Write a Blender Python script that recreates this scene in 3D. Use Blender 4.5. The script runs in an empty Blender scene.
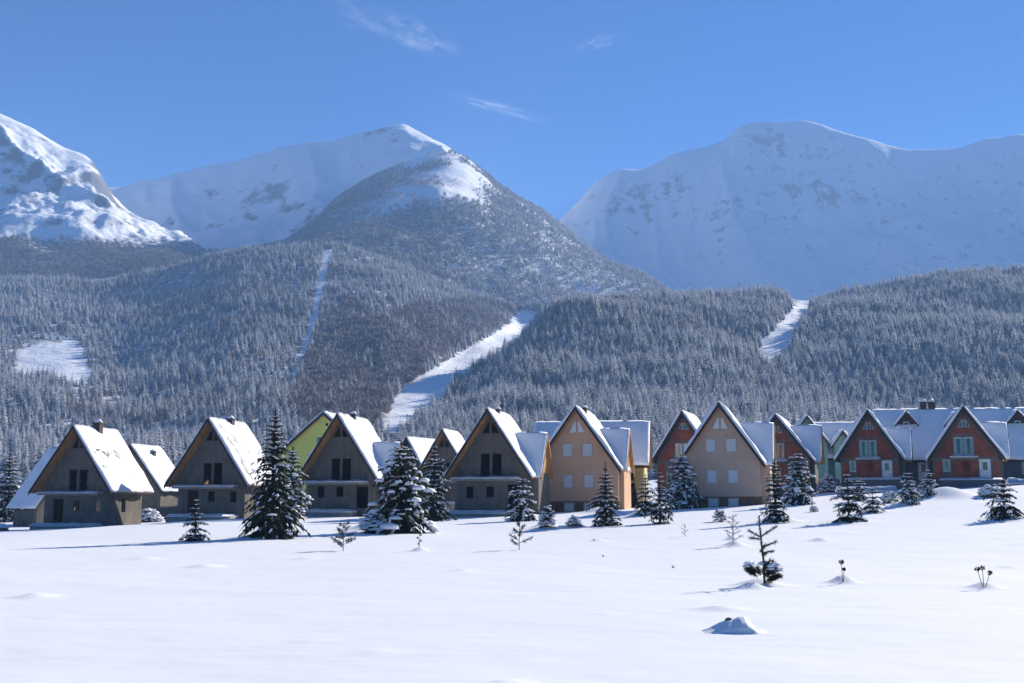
import bpy, bmesh, math, random
import numpy as np
from mathutils import Vector, Matrix, noise as mnoise
from mathutils.geometry import tessellate_polygon

SC = bpy.context.scene
COL = SC.collection
PI = math.pi
R = math.radians
F = 1138.0
CXP, CYP = 512.0, 341.5
HORIZON = 500.0
PITCH = math.atan((HORIZON - CYP) / F)
EYE = 2.2
SUN_AZ, SUN_EL = R(44), R(26.5)          # to the right of the view, behind the mountains

# ------------------------------------------------------------------ picture <-> world
def P(px, py, D):
    cx = (px - CXP) / F
    cy = (CYP - py) / F
    dy = math.cos(PITCH) - cy * math.sin(PITCH)
    dz = math.sin(PITCH) + cy * math.cos(PITCH)
    return np.array([cx * D / dy, D + 0 * cx, EYE + dz * D / dy]) if np.ndim(px) == 0 and np.ndim(D) == 0 and np.ndim(py) == 0 \
        else np.stack([cx * D / dy, D + 0 * cx, EYE + dz * D / dy], -1)

def project(p):
    x, y, z = p[..., 0], p[..., 1], p[..., 2] - EYE
    dep = y * math.cos(PITCH) + z * math.sin(PITCH)
    up = -y * math.sin(PITCH) + z * math.cos(PITCH)
    return CXP + F * x / dep, CYP - F * up / dep

# ------------------------------------------------------------------ noise
def _hash(ix, iy, seed):
    h = (ix.astype(np.int64) * 374761393 + iy.astype(np.int64) * 668265263 + seed * 1442695041) & 0x7fffffff
    h = ((h ^ (h >> 13)) * 1274126177) & 0x7fffffff
    h = ((h ^ (h >> 16)) * 2246822519) & 0x7fffffff
    return ((h ^ (h >> 15)) & 0xffff) / 65535.0

def vnoise(x, y, seed=0):
    xi, yi = np.floor(x), np.floor(y)
    fx, fy = x - xi, y - yi
    fx = fx * fx * fx * (fx * (fx * 6 - 15) + 10); fy = fy * fy * fy * (fy * (fy * 6 - 15) + 10)
    a = _hash(xi, yi, seed); b = _hash(xi + 1, yi, seed); c = _hash(xi, yi + 1, seed); d = _hash(xi + 1, yi + 1, seed)
    return (a * (1 - fx) + b * fx) * (1 - fy) + (c * (1 - fx) + d * fx) * fy

def fbm(x, y, seed=0, octv=5, gain=.5):
    s, a, t = 0, 1.0, 0
    for o in range(octv):
        s = s + a * (vnoise(x * 2 ** o + 17.3 * o, y * 2 ** o - 9.1 * o, seed + o) * 2 - 1); t += a; a *= gain
    return s / t

def ridged(x, y, seed=0, octv=5, gain=.5):
    s, a, t = 0, 1.0, 0
    for o in range(octv):
        n = 1 - np.abs(vnoise(x * 2 ** o + 7.7 * o, y * 2 ** o + 3.1 * o, seed + o) * 2 - 1)
        s = s + a * (n * n * 2 - 1); t += a; a *= gain
    return s / t

def sstep(x, a, b):
    t = np.clip((x - a) / (b - a), 0, 1)
    return t * t * (3 - 2 * t)

def inpoly(px, py, poly):
    px = np.asarray(px); py = np.asarray(py)
    c = np.zeros(px.shape, bool)
    n = len(poly)
    for i in range(n):
        x0, y0 = poly[i]; x1, y1 = poly[(i + 1) % n]
        if y0 == y1: continue
        hit = ((y0 > py) != (y1 > py)) & (px < (x1 - x0) * (py - y0) / (y1 - y0) + x0)
        c ^= hit
    return c

# ------------------------------------------------------------------ materials
def new_mat(name):
    m = bpy.data.materials.new(name); m.use_nodes = True
    nt = m.node_tree
    b = nt.nodes['Principled BSDF']
    return m, nt, b

def N(nt, t, **kw):
    n = nt.nodes.new(t)
    for k, v in kw.items():
        if k.startswith('i_'):
            n.inputs[k[2:].replace('_', ' ')].default_value = v
        else:
            setattr(n, k, v)
    return n

def plain(name, col, rough=.8, var=.12, scale=3.0, bump=0.0, bscale=20, spec=.3, detail=6, stretch=(1, 1, 1)):
    """a base colour broken up by noise in the object's own space"""
    m, nt, b = new_mat(name)
    tc = N(nt, 'ShaderNodeTexCoord')
    nz = N(nt, 'ShaderNodeTexNoise'); nz.inputs['Scale'].default_value = scale; nz.inputs['Detail'].default_value = detail
    mp_ = N(nt, 'ShaderNodeMapping'); mp_.inputs['Scale'].default_value = stretch; nt.links.new(tc.outputs['Object'], mp_.inputs['Vector']); nt.links.new(mp_.outputs[0], nz.inputs['Vector'])
    mx = N(nt, 'ShaderNodeMix', data_type='RGBA')
    mx.inputs['A'].default_value = (*[c * (1 - var) for c in col], 1)
    mx.inputs['B'].default_value = (*[min(1, c * (1 + var)) for c in col], 1)
    mr = N(nt, 'ShaderNodeMapRange'); mr.inputs[1].default_value = .3; mr.inputs[2].default_value = .7
    nt.links.new(nz.outputs['Fac'], mr.inputs[0]); nt.links.new(mr.outputs[0], mx.inputs['Factor'])
    nt.links.new(mx.outputs['Result'], b.inputs['Base Color'])
    b.inputs['Roughness'].default_value = rough
    b.inputs['Specular IOR Level'].default_value = spec
    if bump:
        n2 = N(nt, 'ShaderNodeTexNoise'); n2.inputs['Scale'].default_value = bscale; n2.inputs['Detail'].default_value = 5
        nt.links.new(tc.outputs['Object'], n2.inputs['Vector'])
        bp = N(nt, 'ShaderNodeBump'); bp.inputs['Strength'].default_value = bump; bp.inputs['Distance'].default_value = .05
        nt.links.new(n2.outputs['Fac'], bp.inputs['Height']); nt.links.new(bp.outputs[0], b.inputs['Normal'])
    return m

M = {}
M['snow'] = plain('snow', (.83, .84, .86), .65, .02, 1.5, .25, 6, .25)
M['snow_load'] = plain('snow_load', (.84, .85, .88), .7, .03, 3, .5, 9, .2)
M['concrete'] = plain('concrete', (.145, .127, .105), .92, .24, 1.5, .3, 14, stretch=(1.2, 1.2, .6))
M['concrete_slab'] = plain('concrete_slab', (.27, .25, .22), .9, .15, 1.5, .2, 14)
M['soffit'] = plain('soffit_wood', (.44, .22, .08), .75, .2, 2.0)
M['fascia'] = plain('fascia_wood', (.035, .022, .016), .7, .25, 3)
M['roof_sheet'] = plain('roof_sheet', (.09, .06, .045), .6, .15, 3)
M['orange'] = plain('orange_render', (.62, .39, .25), .9, .08, 1.3, .15, 30, stretch=(1.2, 1.2, .6))
M['beige'] = plain('beige_render', (.50, .365, .275), .9, .08, 1.3, .15, 30, stretch=(1.2, 1.2, .6))
M['plinth'] = plain('plinth_stone', (.15, .09, .055), .9, .25, 2.5, .5, 8)
M['shutter'] = plain('white_shutter', (.72, .74, .76), .5, .03, 3)
M['frame_white'] = plain('white_frame', (.75, .75, .74), .45, .03, 3)
M['frame_brown'] = plain('brown_frame', (.48, .36, .28), .6, .1, 3)
M['frame_grey'] = plain('raw_frame', (.17, .15, .13), .9, .15, 3)
M['curtain'] = plain('curtain', (.66, .67, .68), .9, .12, 4)
M['yellow'] = plain('yellow_green_render', (.74, .71, .17), .9, .05, .6)
M['pale_yellow'] = plain('pale_yellow_render', (.66, .56, .27), .9, .05, .6)
M['green'] = plain('green_render', (.22, .42, .36), .9, .06, .6)
M['dark_wood'] = plain('dark_wood', (.075, .055, .045), .8, .2, 2)
M['grey_wall'] = plain('grey_wall', (.10, .11, .125), .85, .15, 1.2)
M['stonewall'] = plain('wall_stone', (.2, .2, .2), .9, .3, 3, .5, 8)
M['bark'] = plain('bark', (.09, .065, .05), .95, .3, 8, .4, 20)
M['twig'] = plain('twig', (.22, .15, .09), .9, .25, 8)
M['rock'] = plain('brown_rock', (.18, .12, .08), .9, .3, 6, .6, 12)
M['seed'] = plain('dry_seed', (.08, .05, .03), .95, .3, 20)

def glass_mat():
    m, nt, b = new_mat('window_glass'); nt.nodes.remove(b)
    tr = N(nt, 'ShaderNodeBsdfTransparent'); tr.inputs[0].default_value = (.86, .86, .87, 1)
    gl = N(nt, 'ShaderNodeBsdfGlossy'); gl.inputs['Roughness'].default_value = .06
    fr = N(nt, 'ShaderNodeFresnel'); fr.inputs[0].default_value = 1.7
    ms = N(nt, 'ShaderNodeMixShader'); nt.links.new(fr.outputs[0], ms.inputs[0]); nt.links.new(tr.outputs[0], ms.inputs[1]); nt.links.new(gl.outputs[0], ms.inputs[2])
    nt.links.new(ms.outputs[0], nt.nodes['Material Output'].inputs['Surface'])
    return m
M['glass'] = glass_mat()

def brick_mat():
    m, nt, b = new_mat('red_brick')
    tc = N(nt, 'ShaderNodeTexCoord')
    mp = N(nt, 'ShaderNodeMapping'); mp.inputs['Rotation'].default_value = (R(90), 0, 0)
    nt.links.new(tc.outputs['Object'], mp.inputs['Vector'])
    br = N(nt, 'ShaderNodeTexBrick')
    br.inputs['Color1'].default_value = (.32, .062, .022, 1); br.inputs['Color2'].default_value = (.23, .046, .018, 1)
    br.inputs['Mortar'].default_value = (.2, .13, .1, 1)
    br.inputs['Scale'].default_value = 1; br.inputs['Brick Width'].default_value = .32; br.inputs['Row Height'].default_value = .2
    br.inputs['Mortar Size'].default_value = .012
    nt.links.new(mp.outputs[0], br.inputs['Vector'])
    nz = N(nt, 'ShaderNodeTexNoise'); nz.inputs['Scale'].default_value = 1.3; nz.inputs['Detail'].default_value = 5
    nt.links.new(tc.outputs['Object'], nz.inputs['Vector'])
    mr = N(nt, 'ShaderNodeMapRange'); mr.inputs[1].default_value = .3; mr.inputs[2].default_value = .7; mr.inputs[3].default_value = .7; mr.inputs[4].default_value = 1.25
    nt.links.new(nz.outputs['Fac'], mr.inputs[0])
    mx = N(nt, 'ShaderNodeMix', data_type='RGBA', blend_type='MULTIPLY'); mx.inputs['Factor'].default_value = 1
    nt.links.new(br.outputs['Color'], mx.inputs['A']); nt.links.new(mr.outputs[0], mx.inputs['B'])
    nt.links.new(mx.outputs['Result'], b.inputs['Base Color'])
    b.inputs['Roughness'].default_value = .9
    return m
M['brick'] = brick_mat()

def leaf_mat(name, c0, c1, trans=.25, rough=.8, inst=False):
    m, nt, b = new_mat(name)
    tc = N(nt, 'ShaderNodeTexCoord')
    nz = N(nt, 'ShaderNodeTexNoise'); nz.inputs['Scale'].default_value = 2.5; nz.inputs['Detail'].default_value = 4
    nt.links.new(tc.outputs['Object'], nz.inputs['Vector'])
    mr = N(nt, 'ShaderNodeMapRange'); mr.inputs[1].default_value = .3; mr.inputs[2].default_value = .7
    fac = nz.outputs['Fac']
    if inst:
        oi = N(nt, 'ShaderNodeObjectInfo')
        ad = N(nt, 'ShaderNodeMath', operation='ADD'); sb = N(nt, 'ShaderNodeMath', operation='MULTIPLY_ADD')
        sb.inputs[1].default_value = .5; sb.inputs[2].default_value = -.25
        nt.links.new(oi.outputs['Random'], sb.inputs[0]); nt.links.new(fac, ad.inputs[0]); nt.links.new(sb.outputs[0], ad.inputs[1])
        fac = ad.outputs[0]
    nt.links.new(fac, mr.inputs[0])
    mx = N(nt, 'ShaderNodeMix', data_type='RGBA'); mx.inputs['A'].default_value = (*c0, 1); mx.inputs['B'].default_value = (*c1, 1)
    nt.links.new(mr.outputs[0], mx.inputs['Factor'])
    df = N(nt, 'ShaderNodeBsdfDiffuse'); tr = N(nt, 'ShaderNodeBsdfTranslucent')
    nt.links.new(mx.outputs['Result'], df.inputs['Color']); nt.links.new(mx.outputs['Result'], tr.inputs['Color'])
    ms = N(nt, 'ShaderNodeMixShader'); ms.inputs[0].default_value = trans
    nt.links.new(df.outputs[0], ms.inputs[1]); nt.links.new(tr.outputs[0], ms.inputs[2])
    nt.links.new(ms.outputs[0], nt.nodes['Material Output'].inputs['Surface'])
    nt.nodes.remove(b)
    return m
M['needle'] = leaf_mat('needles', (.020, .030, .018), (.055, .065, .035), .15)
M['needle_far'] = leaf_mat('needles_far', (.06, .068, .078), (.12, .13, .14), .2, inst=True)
M['frost'] = leaf_mat('frost', (.66, .68, .71), (.88, .89, .92), .3, inst=True)
M['frost_dim'] = leaf_mat('frosted_twigs', (.34, .33, .34), (.56, .55, .56), .2, inst=True)
M['twig_far'] = leaf_mat('bare_twigs', (.15, .12, .107), (.27, .215, .185), .1, inst=True)

# ------------------------------------------------------------------ mesh collector
class MB:
    def __init__(s): s.v = []; s.f = []; s.m = []
    def face(s, pts, mi=0):
        b = len(s.v); s.v.extend([tuple(p) for p in pts]); s.f.append(tuple(range(b, b + len(pts)))); s.m.append(mi)
    def box(s, x0, x1, y0, y1, z0, z1, mi=0):
        b = len(s.v)
        s.v += [(x0, y0, z0), (x1, y0, z0), (x1, y1, z0), (x0, y1, z0), (x0, y0, z1), (x1, y0, z1), (x1, y1, z1), (x0, y1, z1)]
        for q in ((0, 3, 2, 1), (4, 5, 6, 7), (0, 1, 5, 4), (1, 2, 6, 5), (2, 3, 7, 6), (3, 0, 4, 7)):
            s.f.append(tuple(b + i for i in q)); s.m.append(mi)
    def hexa(s, lo, hi, mi=0):
        """eight corners: four of one face, four of the face opposite"""
        b = len(s.v); s.v += [tuple(p) for p in lo] + [tuple(p) for p in hi]; n = len(lo)
        s.f.append(tuple(b + n - 1 - i for i in range(n))); s.m.append(mi)
        s.f.append(tuple(b + n + i for i in range(n))); s.m.append(mi)
        for i in range(n):
            j = (i + 1) % n
            s.f.append((b + i, b + j, b + n + j, b + n + i)); s.m.append(mi)
    def tube(s, p0, p1, r0, r1, n=6, mi=0):
        p0, p1 = Vector(p0), Vector(p1); d = (p1 - p0)
        if d.length < 1e-6: return
        d.normalize(); a = d.orthogonal().normalized(); c = d.cross(a)
        b = len(s.v)
        for p, r in ((p0, r0), (p1, r1)):
            for i in range(n):
                t = 2 * PI * i / n; s.v.append(tuple(p + (a * math.cos(t) + c * math.sin(t)) * r))
        for i in range(n):
            j = (i + 1) % n; s.f.append((b + i, b + j, b + n + j, b + n + i)); s.m.append(mi)
        s.f.append(tuple(b + n + i for i in range(n))); s.m.append(mi)
        s.f.append(tuple(b + n - 1 - i for i in range(n))); s.m.append(mi)
    def blob(s, c, rx, ry, rz, rng, seg=7, mi=0, under=.25):
        """low rounded dome of snow"""
        c = Vector(c); b = len(s.v); ph = rng.random() * 6
        rings = ((0, 1.0, -under), (1, .86, .45), (2, .5, .85))
        for k, rr, zz in rings:
            for i in range(seg):
                t = 2 * PI * i / seg + ph; w = rng.uniform(.8, 1.2)
                s.v.append((c.x + math.cos(t) * rx * rr * w, c.y + math.sin(t) * ry * rr * w, c.z + rz * zz * rng.uniform(.85, 1.1)))
        s.v.append((c.x, c.y, c.z + rz)); top = len(s.v) - 1
        for k in range(2):
            for i in range(seg):
                j = (i + 1) % seg
                s.f.append((b + k * seg + i, b + k * seg + j, b + (k + 1) * seg + j, b + (k + 1) * seg + i)); s.m.append(mi)
        for i in range(seg):
            j = (i + 1) % seg
            s.f.append((b + 2 * seg + i, b + 2 * seg + j, top)); s.m.append(mi)
        s.f.append(tuple(b + seg - 1 - i for i in range(seg))); s.m.append(mi)
    def mesh(s, name, mats, smooth=False):
        me = bpy.data.meshes.new(name); me.from_pydata(s.v, [], s.f); 
        for m in mats: me.materials.append(m)
        if len(mats) > 1: me.polygons.foreach_set('material_index', s.m)
        if smooth: me.polygons.foreach_set('use_smooth', [True] * len(me.polygons))
        me.update(); return me
    def build(s, name, mats, parent=None, smooth=False):
        if not isinstance(mats, (list, tuple)): mats = [mats]
        o = bpy.data.objects.new(name, s.mesh(name, mats, smooth)); COL.objects.link(o)
        if parent is not None: o.parent = parent
        return o

def tag(o, label, cat=None, group=None, kind=None):
    if label: o['label'] = label
    if cat: o['category'] = cat
    if group: o['group'] = group
    if kind: o['kind'] = kind
    return o

def thing(name, label, cat, loc=(0, 0, 0), rz=0, group=None):
    o = bpy.data.objects.new(name, None); COL.objects.link(o)
    o.location = loc; o.rotation_euler = (0, 0, rz); o.empty_display_size = .3
    return tag(o, label, cat, group)

def from_grid(name, pts, mat, closed=False, attr=None):
    """pts: (rows, cols, 3)"""
    r, c = pts.shape[:2]
    me = bpy.data.meshes.new(name)
    me.vertices.add(r * c); me.vertices.foreach_set('co', pts.reshape(-1, 3).astype(np.float32).ravel())
    idx = np.arange(r * c).reshape(r, c)
    q = np.stack([idx[:-1, :-1], idx[:-1, 1:], idx[1:, 1:], idx[1:, :-1]], -1).reshape(-1, 4)
    me.loops.add(q.size); me.loops.foreach_set('vertex_index', q.ravel().astype(np.int32))
    me.polygons.add(len(q)); me.polygons.foreach_set('loop_start', (np.arange(len(q)) * 4).astype(np.int32))
    me.polygons.foreach_set('loop_total', np.full(len(q), 4, np.int32))
    me.update(calc_edges=True); me.validate()
    me.polygons.foreach_set('use_smooth', [True] * len(me.polygons))
    for k, a in (attr or {}).items():
        at = me.attributes.new(k, 'FLOAT', 'POINT'); at.data.foreach_set('value', np.asarray(a, np.float32).ravel())
    me.materials.append(mat)
    o = bpy.data.objects.new(name, me); COL.objects.link(o)
    return o

# ================================================================== THE GROUND
_gx = [-900, -130, -60, -37, -27, -15, -2, 6, 18, 30, 43, 60, 130, 900]
_gz = [-1, -1, -.7, -.35, .55, .85, .75, 1.2, 1.55, 2.6, 3.45, 4.2, 6, 9]
def ground_base(x, y):
    g = 0
    for k in (-6, -3, 0, 3, 6): g = g + np.interp(x + k, _gx, _gz) / 5
    s = sstep(y, 26, 104)
    far = np.clip(y - 118, 0, 400)
    z = g * s + far * .022
    z = z + .10 * fbm(x / 14, y / 22, 3, 3) * sstep(y, 5, 25) + .028 * fbm(x / 2.6 + y / 9, y / 2.2, 9, 4)
    return z

MOUNDS = []     # x, y, rx, ry, h
def ground_z(x, y):
    z = ground_base(x, y)
    for (mx, my, rx, ry, h) in MOUNDS:
        d = ((x - mx) / rx) ** 2 + ((y - my) / ry) ** 2
        z = z + h * np.exp(-d * 1.6)
    return z

def on_ground(px, py, fn=None):
    """the point of the snow field under a pixel"""
    fn = fn or ground_base
    Ds = np.concatenate([np.arange(8, 60, .1), np.arange(60, 420, .3)])
    p = P(np.full(Ds.shape, float(px)), np.full(Ds.shape, float(py)), Ds)
    below = p[:, 2] - fn(p[:, 0], p[:, 1])
    k = np.argmax(below <= 0) if (below <= 0).any() else len(Ds) - 1
    return Vector((p[k, 0], p[k, 1], float(fn(p[k, 0], p[k, 1]))))

# drifts and bumps of the field: pixel, half width px, height px, depth ratio
for i_, (px, py, wpx, hpx, dr) in enumerate([(35, 597, 17, 6, .9), (205, 567, 16, 4, 1.0), (145, 559, 15, 3, 1), (305, 559, 12, 2.5, 1), (462, 571, 10, 3, 1),
                               (505, 684, 18, 8, .8), (605, 614, 10, 2.5, .8), (375, 652, 15, 2.5, .8), (170, 640, 14, 2, .7), (310, 642, 16, 2, .8),
                               (720, 610, 26, 3.5, .5), (735, 546, 11, 5, .8), (733, 540, 8, 4, .8), (820, 541, 9, 3, .9), (598, 541, 8, 2, 1), (597, 558, 4, 1.5, 1),
                               (946, 497, 28, 8, .9), (778, 522, 18, 7, .7), (872, 512, 12, 4, .8), (848, 522, 20, 3, .8), (600, 513, 20, 5, .6),
                               (984, 588, 14, 5, .8), (843, 583, 13, 7, .8), (262, 538, 28, 4, .7), (375, 531, 26, 9, .7), (420, 551, 8, 4, .8), (1004, 519, 24, 3, .7),
                               (640, 516, 14, 4, .6), (547, 529, 16, 5, .8), (575, 528, 11, 5, .8), (1020, 545, 8, 2, 1), (1010, 568, 10, 2, 1), (900, 505, 10, 3, .8),
                               (545, 530, 22, 3, .8), (530, 519, 20, 4, .8), (760, 586, 26, 6, .7), (752, 589, 14, 6, .6)]):
    p = on_ground(px, py); s = p.y / F
    MOUNDS.append((p.x, p.y, wpx * s, wpx * s * dr * 1.6, hpx * s * (.7 if i_ < 10 else 1.25)))

def axis(parts):
    out = []
    for a, b, n in parts: out += list(np.linspace(a, b, n, endpoint=False))
    return np.array(out + [parts[-1][1]])
gx = axis([(-900, -120, 20), (-120, -60, 50), (-60, -16, 110), (-16, 16, 170), (16, 60, 110), (60, 120, 50), (120, 900, 20)])
gy = axis([(-200, 6, 20), (6, 40, 190), (40, 75, 110), (75, 130, 110), (130, 460, 60)])
GX, GY = np.meshgrid(gx, gy)
GZ = ground_z(GX, GY)
GZ = GZ - 1.0 * sstep(np.hypot(GX, GY - 100), 500, 900) * 3

def ground_mat():
    m, nt, b = new_mat('field_snow')
    tc = N(nt, 'ShaderNodeTexCoord')
    mp = N(nt, 'ShaderNodeMapping'); mp.inputs['Scale'].default_value = (.5, 1.1, 1); mp.inputs['Rotation'].default_value = (0, 0, R(20))
    nt.links.new(tc.outputs['Object'], mp.inputs['Vector'])
    n1 = N(nt, 'ShaderNodeTexNoise'); n1.inputs['Scale'].default_value = 1.1; n1.inputs['Detail'].default_value = 8; n1.inputs['Roughness'].default_value = .6
    nt.links.new(mp.outputs[0], n1.inputs['Vector'])
    n2 = N(nt, 'ShaderNodeTexNoise'); n2.inputs['Scale'].default_value = 40; n2.inputs['Detail'].default_value = 3
    nt.links.new(tc.outputs['Object'], n2.inputs['Vector'])
    b1 = N(nt, 'ShaderNodeBump'); b1.inputs['Strength'].default_value = .5; b1.inputs['Distance'].default_value = .05
    b2 = N(nt, 'ShaderNodeBump'); b2.inputs['Strength'].default_value = .25; b2.inputs['Distance'].default_value = .01
    nt.links.new(n1.outputs['Fac'], b1.inputs['Height']); nt.links.new(n2.outputs['Fac'], b2.inputs['Height'])
    nt.links.new(b1.outputs[0], b2.inputs['Normal']); nt.links.new(b2.outputs[0], b.inputs['Normal'])
    b.inputs['Base Color'].default_value = (.83, .84, .855, 1)
    b.inputs['Roughness'].default_value = .8
    b.inputs['Specular IOR Level'].default_value = .06
    return m
go = from_grid('snow_field', np.stack([GX, GY, GZ], -1), ground_mat())
tag(go, 'wide open field of smooth untouched snow in front of the houses', 'field', kind='structure')

# ================================================================== HILLS AND MOUNTAINS
class Hill:
    def __init__(s, stations, u0=-300, u1=1330, du=5, nt=26, noise=None):
        """stations: list of (D(u) knots or number, y(u) knots or number)"""
        s.st = stations; s.u0, s.u1, s.du, s.nt = u0, u1, du, nt; s.noise = noise; s.S = len(stations) - 1
    def _ev(s, k, u):
        if isinstance(k, (int, float)): return np.full(u.shape, float(k))
        a = np.array(k, float)
        return (np.interp(u - 6, a[:, 0], a[:, 1]) + 2 * np.interp(u, a[:, 0], a[:, 1]) + np.interp(u + 6, a[:, 0], a[:, 1])) / 4
    def at(s, u, t):
        u = np.asarray(u, float); t = np.clip(np.asarray(t, float), 0, s.S)
        pts = np.stack([P(u, s._ev(y, u), s._ev(D, u)) for D, y in s.st], 0)   # (S+1, ..., 3)
        j = np.clip(np.floor(t).astype(int), 0, s.S - 1); f = (t - j)[..., None]
        take = lambda k: np.take_along_axis(pts, np.clip(k, 0, s.S)[None, ..., None].repeat(3, -1), 0)[0]
        p0, p1, p2, p3 = take(j - 1), take(j), take(j + 1), take(j + 2)
        m1 = (p2 - p0) * .35; m2 = (p3 - p1) * .35
        lin = p1 + (p2 - p1) * f
        her = (2 * f ** 3 - 3 * f ** 2 + 1) * p1 + (f ** 3 - 2 * f ** 2 + f) * m1 + (-2 * f ** 3 + 3 * f ** 2) * p2 + (f ** 3 - f ** 2) * m2
        p = lin * .35 + her * .65
        if s.noise is not None:
            p = p.copy(); p[..., 2] += s.noise(p[..., 0], p[..., 1], u, t)
        return p
    def grid(s, extra=None):
        us = np.arange(s.u0, s.u1 + .1, s.du); ts = np.linspace(0, s.S, s.nt * s.S + 1)
        U, T = np.meshgrid(us, ts)
        return U, T, s.at(U, T)
    def scatter(s, n, dens, rng, tmax, umin=-200, umax=1230):
        us = np.arange(umin, umax, 8.0); ts = np.linspace(0, tmax, int(40 * tmax))
        U, T = np.meshgrid((us[:-1] + us[1:]) / 2, (ts[:-1] + ts[1:]) / 2)
        a = s.at(U, T); b = s.at(U + 1, T); c = s.at(U, T + .01)
        area = np.abs((b - a)[..., 0] * (c - a)[..., 1] - (b - a)[..., 1] * (c - a)[..., 0])
        px, py = project(a)
        w = (area * dens(px, py, a)).ravel(); w = w / w.sum()
        k = rng.choice(len(w), n, p=w)
        u = U.ravel()[k] + rng.uniform(-4, 4, n); t = T.ravel()[k] + rng.uniform(-.5, .5, n) * (ts[1] - ts[0])
        p = s.at(u, t); px, py = project(p)
        keep = rng.random(n) < np.clip(dens(px, py, p) * 50, 0, 1)
        return p[keep], px[keep], py[keep]

def mountain_mat(name, rock_cov, rock=(.11, .10, .10), scale=.006, brush=0.0, stretch=(1, 1, 1)):
    """snow with rock where the slope is steep, broken by noise; 'wood' = undergrowth showing through the snow"""
    m, nt, b = new_mat(name)
    tc = N(nt, 'ShaderNodeTexCoord'); geo = N(nt, 'ShaderNodeNewGeometry')
    mp = N(nt, 'ShaderNodeMapping'); mp.inputs['Scale'].default_value = stretch
    nt.links.new(tc.outputs['Object'], mp.inputs['Vector'])
    n1 = N(nt, 'ShaderNodeTexNoise'); n1.inputs['Scale'].default_value = scale; n1.inputs['Detail'].default_value = 12; n1.inputs['Roughness'].default_value = .62
    nt.links.new(mp.outputs[0], n1.inputs['Vector'])
    sx = N(nt, 'ShaderNodeSeparateXYZ'); nt.links.new(geo.outputs['Normal'], sx.inputs[0])
    steep = N(nt, 'ShaderNodeMapRange'); steep.inputs[1].default_value = .92; steep.inputs[2].default_value = .45; steep.inputs[3].default_value = 0; steep.inputs[4].default_value = .3
    nt.links.new(sx.outputs['Z'], steep.inputs[0])
    at = N(nt, 'ShaderNodeAttribute', attribute_name='rocky')
    ad = N(nt, 'ShaderNodeMath', operation='ADD'); nt.links.new(n1.outputs['Fac'], ad.inputs[0]); nt.links.new(steep.outputs[0], ad.inputs[1])
    ad2 = N(nt, 'ShaderNodeMath', operation='ADD'); nt.links.new(ad.outputs[0], ad2.inputs[0]); nt.links.new(at.outputs['Fac'], ad2.inputs[1])
    mr = N(nt, 'ShaderNodeMapRange'); mr.inputs[1].default_value = 1 - rock_cov; mr.inputs[2].default_value = 1.12 - rock_cov
    nt.links.new(ad2.outputs[0], mr.inputs[0])
    mx = N(nt, 'ShaderNodeMix', data_type='RGBA'); mx.inputs['A'].default_value = (.82, .84, .87, 1); mx.inputs['B'].default_value = (*rock, 1)
    nt.links.new(mr.outputs[0], mx.inputs['Factor'])
    aw = N(nt, 'ShaderNodeAttribute', attribute_name='wood')
    n3 = N(nt, 'ShaderNodeTexNoise'); n3.inputs['Scale'].default_value = .12; n3.inputs['Detail'].default_value = 6
    nt.links.new(tc.outputs['Object'], n3.inputs['Vector'])
    m3 = N(nt, 'ShaderNodeMapRange'); m3.inputs[1].default_value = .35; m3.inputs[2].default_value = .6
    nt.links.new(n3.outputs['Fac'], m3.inputs[0])
    mm = N(nt, 'ShaderNodeMath', operation='MULTIPLY', use_clamp=True); nt.links.new(m3.outputs[0], mm.inputs[0]); nt.links.new(aw.outputs['Fac'], mm.inputs[1])
    m4 = N(nt, 'ShaderNodeMix', data_type='RGBA'); m4.inputs['B'].default_value = (.13, .115, .11, 1)
    nt.links.new(mx.outputs['Result'], m4.inputs['A']); nt.links.new(mm.outputs[0], m4.inputs['Factor'])
    nt.links.new(m4.outputs['Result'], b.inputs['Base Color'])
    bp = N(nt, 'ShaderNodeBump'); bp.inputs['Strength'].default_value = .6; bp.inputs['Distance'].default_value = 9
    n4 = N(nt, 'ShaderNodeTexNoise'); n4.inputs['Scale'].default_value = .022; n4.inputs['Detail'].default_value = 9; n4.inputs['Roughness'].default_value = .6
    nt.links.new(mp.outputs[0], n4.inputs['Vector']); nt.links.new(n4.outputs['Fac'], bp.inputs['Height'])
    nt.links.new(bp.outputs[0], b.inputs['Normal'])
    b.inputs['Roughness'].default_value = .8; b.inputs['Specular IOR Level'].default_value = .15
    return m

# clearings and ski runs as outlines (picture coordinates of strips on the hillside)
RUN_MAIN = [(382, 432), (390, 405), (402, 388), (430, 372), (462, 352), (492, 336), (512, 322), (518, 311), (537, 311), (540, 320), (518, 339), (494, 356), (467, 376), (446, 394), (432, 412), (420, 434)]
RUN_NARROW = [(325, 250), (332, 250), (328, 270), (323, 295), (318, 318), (309, 346), (298, 374), (288, 396), (285, 395), (294, 368), (304, 340), (312, 312), (316, 287), (319, 270)]
CLEARING = [(14, 357), (32, 345), (66, 339), (78, 340), (82, 352), (90, 372), (92, 382), (84, 386), (60, 382), (38, 378), (18, 376)]
RUN_RIGHT = [(803, 298), (815, 298), (807, 320), (796, 334), (789, 350), (773, 364), (759, 360), (759, 350), (768, 335), (787, 315)]
BROWN_HILL = [(322, 330), (345, 296), (372, 312), (398, 334), (418, 346), (432, 358), (424, 376), (400, 388), (388, 402), (380, 428), (300, 428), (300, 372)]
DARK_HOLLOW = [(380, 318), (420, 305), (470, 300), (516, 306), (505, 325), (470, 345), (436, 360), (400, 330)]

def hill_noise(amp, L, seed, S, edge=1.0):
    def f(x, y, u, t):
        w = sstep(t, .15, 1.0) * (1 - .65 * sstep(t, S - 1.9, S - 1.0))
        return amp * w * fbm(x / L, y / L, seed, 4)
    return f

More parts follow.
